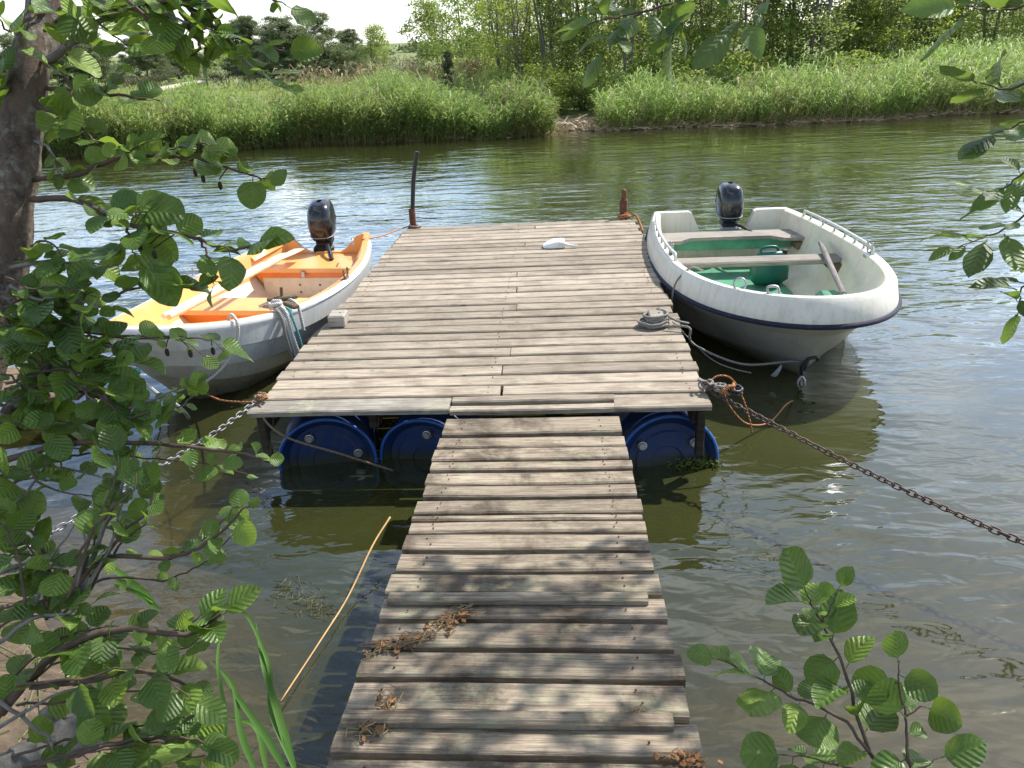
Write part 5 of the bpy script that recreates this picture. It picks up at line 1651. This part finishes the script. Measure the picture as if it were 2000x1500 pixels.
# litter line of broken stems at the water edge
n = 2600
x = rg.uniform(-15, 15, n); x[:700] = rg.normal(.7, .8, 700)
y = shore_y(x) + rg.normal(.08, .10, n) ; y[:700] += np.abs(rg.normal(0, .25, 700))
a = rg.normal(0, .6, n); l_ = rg.uniform(.08, .3, n)
c = np.stack([x, y, np.maximum(ground_z(x, y), 0) + rg.uniform(.0, .06, n)], 1)
d = np.stack([np.cos(a), np.sin(a), rg.normal(0, .25, n)], 1) * l_[:, None]; s2 = np.stack([-np.sin(a), np.cos(a), np.ones(n)], 1) * .012
V = np.stack([c - d - s2, c + d - s2, c + d + s2, c - d + s2], 1).reshape(-1, 3)
tag(link_mesh('reed_litter', fast_mesh('reed_litter', V, np.arange(n * 4).reshape(-1, 4), M['reed_dry'], np.repeat(rg.uniform(0, .8, n), 4))), 'tan broken reed stems strewn along the far waterline', 'reeds', kind='stuff')

# ------------------------------------------------------------------ far trees
def crown_mesh(name, rg, blobs, per, leaf, mat, spread, pts_only=False, needles=False):
    """blobs: (centre, radii, number of clumps)"""
    cs, tone = [], []
    for c, r, k in blobs:
        u = rg.normal(size=(k, 3)); u /= np.linalg.norm(u, axis=1)[:, None]
        rad = rg.uniform(.25, 1.0, k) ** .45
        p = np.array(c) + u * rad[:, None] * np.array(r)
        cs.append(p)
    C0 = np.concatenate(cs)
    m = len(C0)
    tn = np.clip(rg.normal(.45, .22, m), 0, 1)
    off = rg.normal(size=(m, per, 3)) * np.array([spread, spread, spread * (.35 if needles else .6)])
    C = (C0[:, None, :] + off).reshape(-1, 3)
    T = np.clip(np.repeat(tn, per) + rg.normal(0, .14, m * per), 0, 1)
    V, F = scatter_leaves(C, leaf, rg, .16 if needles else .62)
    return fast_mesh(name, V, F, M[mat], np.repeat(T, 4)), C0

def limb_mesh(rg, h, r0, centers, n_limb, lean=(0, 0), stems=1):
    mb = MB()
    for sidx in range(stems):
        o = Vector((0, 0, 0)) if stems == 1 else Vector((rg.normal(0, .18), rg.normal(0, .18), 0))
        ln = Vector((lean[0] + rg.normal(0, .05) * (1 + 2 * (stems > 1)), lean[1] + rg.normal(0, .05) * (1 + (stems > 1)), 0))
        P = [o + ln * h * u ** 1.3 + Vector((rg.normal(0, .04), rg.normal(0, .04), h * u - .2 * (u == 0))) for u in np.linspace(0, 1, 7)]
        mb.tube(P, [r0 * (1 - .8 * u) + .006 for u in np.linspace(0, 1, 7)], 7)
        for k in range(n_limb):
            u = rg.uniform(.2, .92)
            b = P[int(u * 6)]
            t_ = Vector(centers[rg.integers(len(centers))])
            e = b.lerp(t_, .85)
            if (e - b).length > h * .6: e = b + (e - b).normalized() * h * .45
            md = (b + e) / 2 + Vector((0, 0, -.05 * h * rg.uniform(-1, 1)))
            mb.tube([b, md, e], [r0 * .32 * (1 - .6 * u), r0 * .2, r0 * .06], 5)
    return mb.build('trunk', M['far_bark'], smooth='all', me_only=True)

def variants(kind, n, base_seed):
    out = []
    for i in range(n):
        rg = np.random.default_rng(base_seed + i)
        if kind == 'wood':          # slim trees of the wet wood, foliage from low down
            h = rg.uniform(6.2, 8.0)
            bl = [((rg.normal(0, .5), rg.normal(0, .5), h * f), (1.15 - .3 * abs(f - .5), 1.15 - .3 * abs(f - .5), h * .15), 42) for f in (.15, .27, .40, .56, .74)]
            cm, c0 = crown_mesh('crown', rg, bl, 26, .12, 'broadleaf', .15)
            tm = limb_mesh(rg, h * .98, .052, c0, 16, (rg.normal(0, .03), 0), 2 if i % 2 else 3)
        elif kind == 'bright':
            h = rg.uniform(4.5, 5.6)
            bl = [((rg.normal(0, .6), rg.normal(0, .5), h * f), (1.3, 1.2, h * .2), 44) for f in (.2, .4, .6, .8)]
            cm, c0 = crown_mesh('crown', rg, bl, 26, .115, 'bright_leaf', .18)
            tm = limb_mesh(rg, h * .95, .05, c0, 14, (0, 0), 4)
        elif kind == 'round':
            h = 5.0
            bl = [((rg.normal(0, .9), rg.normal(0, .7), h * f), (1.7 * (1.1 - abs(f - .5)), 1.5 * (1.1 - abs(f - .5)), h * .2), 46) for f in (.25, .45, .62, .8, .9)]
            cm, c0 = crown_mesh('crown', rg, bl, 26, .17, 'broadleaf', .24)
            tm = limb_mesh(rg, h * .95, .11, c0, 14, (0, 0), 1)
        elif kind == 'pine':
            h = 5.2
            bl = []
            for k in range(24):
                f = rg.uniform(.06, .92)
                rr_ = 2.9 * (1 - (f * .80) ** 2)
                a = rg.uniform(0, 6.28)
                bl.append(((rr_ * .62 * math.cos(a), rr_ * .62 * math.sin(a), h * f), (rr_ * .48 + .4, rr_ * .48 + .4, .75), 24))
            bl.append(((0, 0, h * .93), (.7, .7, .5), 20))
            cm, c0 = crown_mesh('crown', rg, bl, 46, .34, 'pine', .20, needles=True)
            tm = limb_mesh(rg, h * .93, .14, c0, 16, (0, 0), 1)
        elif kind == 'shrub':
            h = 1.7
            bl = [((rg.normal(0, .6), rg.normal(0, .4), h * f), (1.0, .8, h * .3), 36) for f in (.3, .55, .75)]
            cm, c0 = crown_mesh('crown', rg, bl, 22, .12, 'bright_leaf' if i % 2 else 'broadleaf', .16)
            tm = limb_mesh(rg, h * .8, .03, c0, 10, (0, 0), 4)
        elif kind == 'brush':
            h = 1.6
            bl = [((rg.normal(0, .7), rg.normal(0, .4), h * f), (1.2, .8, h * .3), 36) for f in (.3, .6)]
            cm, c0 = crown_mesh('crown', rg, bl, 24, .20, 'brush', .2, needles=True)
            tm = limb_mesh(rg, h * .8, .03, c0, 12, (0, 0), 4)
        elif kind == 'juniper':
            h = 1.9
            bl = [((0, 0, h * f), (.42 * (1.15 - f), .42 * (1.15 - f), .3), 26) for f in (.15, .35, .55, .75, .92)]
            cm, c0 = crown_mesh('crown', rg, bl, 40, .14, 'pine', .08, needles=True)
            tm = limb_mesh(rg, h * .9, .04, c0, 8, (0, 0), 1)
        out.append((cm, tm))
    return out
VAR = {k: variants(k, n, 40 + 10 * j) for j, (k, n) in enumerate((('wood', 4), ('bright', 2), ('round', 2), ('pine', 3), ('shrub', 2), ('brush', 1), ('juniper', 1)))}
cnt = {}
def grow(kind, name, x, y, sc, label, cat='tree', group=None, sx=1.0, rz=None):
    i = cnt.get(kind, 0); cnt[kind] = i + 1
    cm, tm = VAR[kind][i % len(VAR[kind])]
    e = empty(name, (x, y, float(ground_z(x, y)) - .05), rz if rz is not None else random.uniform(0, 6.28))
    e.scale = (sc * sx, sc * sx, sc)
    link_mesh('trunk', tm, e); link_mesh('crown', cm, e)
    tag(e, label, cat, group)
    return e
def px_x(px, D): return at(px, 150, D).x
# pines on the left
for px, D, sc, sx, lab in ((30, 52, .95, 1.0, 'pine far left, mostly behind the alder trunk'),
                           (165, 56, 1.08, .85, 'bushy pine between the alder trunk and the pointed pine'),
                           (290, 66, 1.0, .8, 'dark pointed pine in the distance left of the sandy path'),
                           (350, 74, .85, .9, 'lower round pine just right of the pointed pine'),
                           (500, 58, 1.06, .85, 'tall open pine at the left of the dark pine clump'),
                           (570, 54, 1.0, .9, 'dense dark pine in the middle of the pine clump'),
                           (640, 58, 1.08, .8, 'dense pine at the right end of the pine clump'),
                           (690, 70, .8, .7, 'small pine in the gap behind the pine clump')):
    grow('pine', 'pine_tree', px_x(px, D), D, sc * .80, lab, group='pines beyond the meadow', sx=sx)
for px, D, sc, lab in ((728, 60, .72, 'thin grey-green tree standing right of the pine clump'), (752, 66, .42, 'small tree at the edge of the open sky gap'),
                       (858, 50, .92, 'rounded broadleaf tree right of the open sky gap'), (905, 46, .96, 'broadleaf tree leaning against the rounded one'),
                       (955, 40, .92, 'broadleaf tree where the wood begins'), (415, 70, .55, 'low green bush-like tree by the sandy path')):
    grow('round', 'broadleaf_tree', px_x(px, D), D, sc, lab, group='broadleaf trees beyond the meadow', sx=.85)
# wood on the right
k = 0
spots = [(990, 34), (1035, 31), (1075, 28.5), (1110, 33), (1150, 29), (1180, 36), (1215, 27.5), (1255, 31), (1300, 28), (1335, 34), (1380, 28.2), (1415, 32), (1460, 29.5),
         (1505, 34), (1545, 30), (1590, 28.8), (1635, 33), (1680, 30), (1715, 32), (1760, 35), (1800, 32.5), (1850, 36), (1905, 34), (1960, 37), (2020, 35), (1235, 40), (1430, 42), (1660, 43), (1880, 45), (1090, 42)]
ORD = ['first', 'second', 'third', 'fourth', 'fifth', 'sixth', 'seventh', 'eighth', 'ninth', 'tenth', 'eleventh', 'twelfth', 'thirteenth', 'fourteenth', 'fifteenth', 'sixteenth',
       'seventeenth', 'eighteenth', 'nineteenth', 'twentieth', 'twenty-first', 'twenty-second', 'twenty-third', 'twenty-fourth', 'twenty-fifth', 'twenty-sixth', 'twenty-seventh', 'twenty-eighth', 'twenty-ninth', 'thirtieth']
for k, (px, D) in enumerate(sorted(spots)):
    grow('wood', 'wood_tree', px_x(px, D), D, random.uniform(.85, 1.12), 'slim grey-stemmed tree, %s from the left in the wood behind the right reeds' % ORD[k], group='slim trees of the right wood')
for px, D, lab in ((1735, 30.0, 'bright yellow-green willow bush left of the reed slope'), (1790, 31.5, 'bright yellow-green willow bush in the middle above the reed slope'), (1850, 33, 'bright yellow-green willow bush right above the reed slope'),
                   (1015, 29, 'bright low willow bush at the left edge of the wood')):
    grow('bright', 'willow_bush', px_x(px, D), D, .8, lab, 'bush', 'willow bushes')
for k, (px, D) in enumerate(sorted(((1065, 25.8), (1120, 26.5), (1190, 25.6), (1250, 26.4), (1320, 26), (1390, 26.8), (1470, 26.4), (1550, 27), (1630, 27.2), (1000, 27.5), (940, 33), (980, 36)))):
    grow('shrub', 'understory_shrub', px_x(px, D), D, random.uniform(.7, 1.0), 'low leafy shrub, %s from the left at the foot of the wood' % ORD[k], 'shrub', 'shrubs at the foot of the wood')
for k, (px, D) in enumerate(sorted(((385, 60), (440, 58), (475, 56), (250, 58), (210, 60), (320, 62), (720, 52), (790, 54), (820, 56)))):
    grow('brush', 'brush_bush', px_x(px, D), D, random.uniform(.8, 1.15), 'low brownish bush, %s from the left at the back of the reed meadow' % ORD[k], 'bush', 'brush at the back of the meadow')
grow('juniper', 'juniper_bush', px_x(876, 30.5), 30.5, .95, 'small dark upright juniper at the meadow edge beside dry reeds', 'bush')
# distant closing tree line
rg = np.random.default_rng(77)
bl = [((-80 + i * 4.4 + rg.normal(0, 1), 98 + 8 * (i % 3), 1.6 + rg.uniform(-.3, .6)), (3.2, 2.4, 1.3), 26) for i in range(40)]
cm, c0 = crown_mesh('distant_woodland', rg, bl, 26, .55, 'pine', .5)
tag(link_mesh('distant_woodland', cm), 'far low woodland closing the view behind the meadow', 'woodland', kind='stuff')

# sandy path patch and pale post on the left shore
gp = [on(300, 186, .30), on(352, 186, .30), on(356, 172, .34), on(330, 178, .34)]
mb = MB(); x0, y0 = px_x(318, 52), 52
mb.grid(np.array([[(x0 - .9 + u * .3 + v * 1.3, y0 - 3 + v * 6, .55 + v * .40 + .05 * math.sin(u)) for u in range(5)] for v in np.linspace(0, 1, 5)]), flip=True)
mb.grid(np.array([[(x0 - .9 + u * .3 + v * 1.3, y0 - 3 + v * 6, .1) for u in range(5)] for v in np.linspace(0, 1, 5)]))
tag(mb.build('sandy_path', mat_plain('pale_sand', (.52, .46, .38), .9, .2, 2)), kind='structure', label='pale sandy path rising behind the reed meadow')
ps = empty('shore_post', on(167, 306, 0.0) + Vector((0, .3, 0)))
mb = MB(); mb.tube([(0, 0, -.4), (0.01, 0, .3), (.0, 0, .62)], [.035, .035, .033], 8); mb.build('post', M['oar_wood'], ps, smooth=True)
mb = MB(); mb.lathe([(.034, .62), (.02, .64), (0, .642)], 8); mb.build('post_top', M['grey_wood'], ps, smooth=True)
tag(ps, 'short pale wooden post standing in the water by the far left reeds', 'post')
import sys; sys.stderr.write('LEAVES %s\n' % leaf_count)
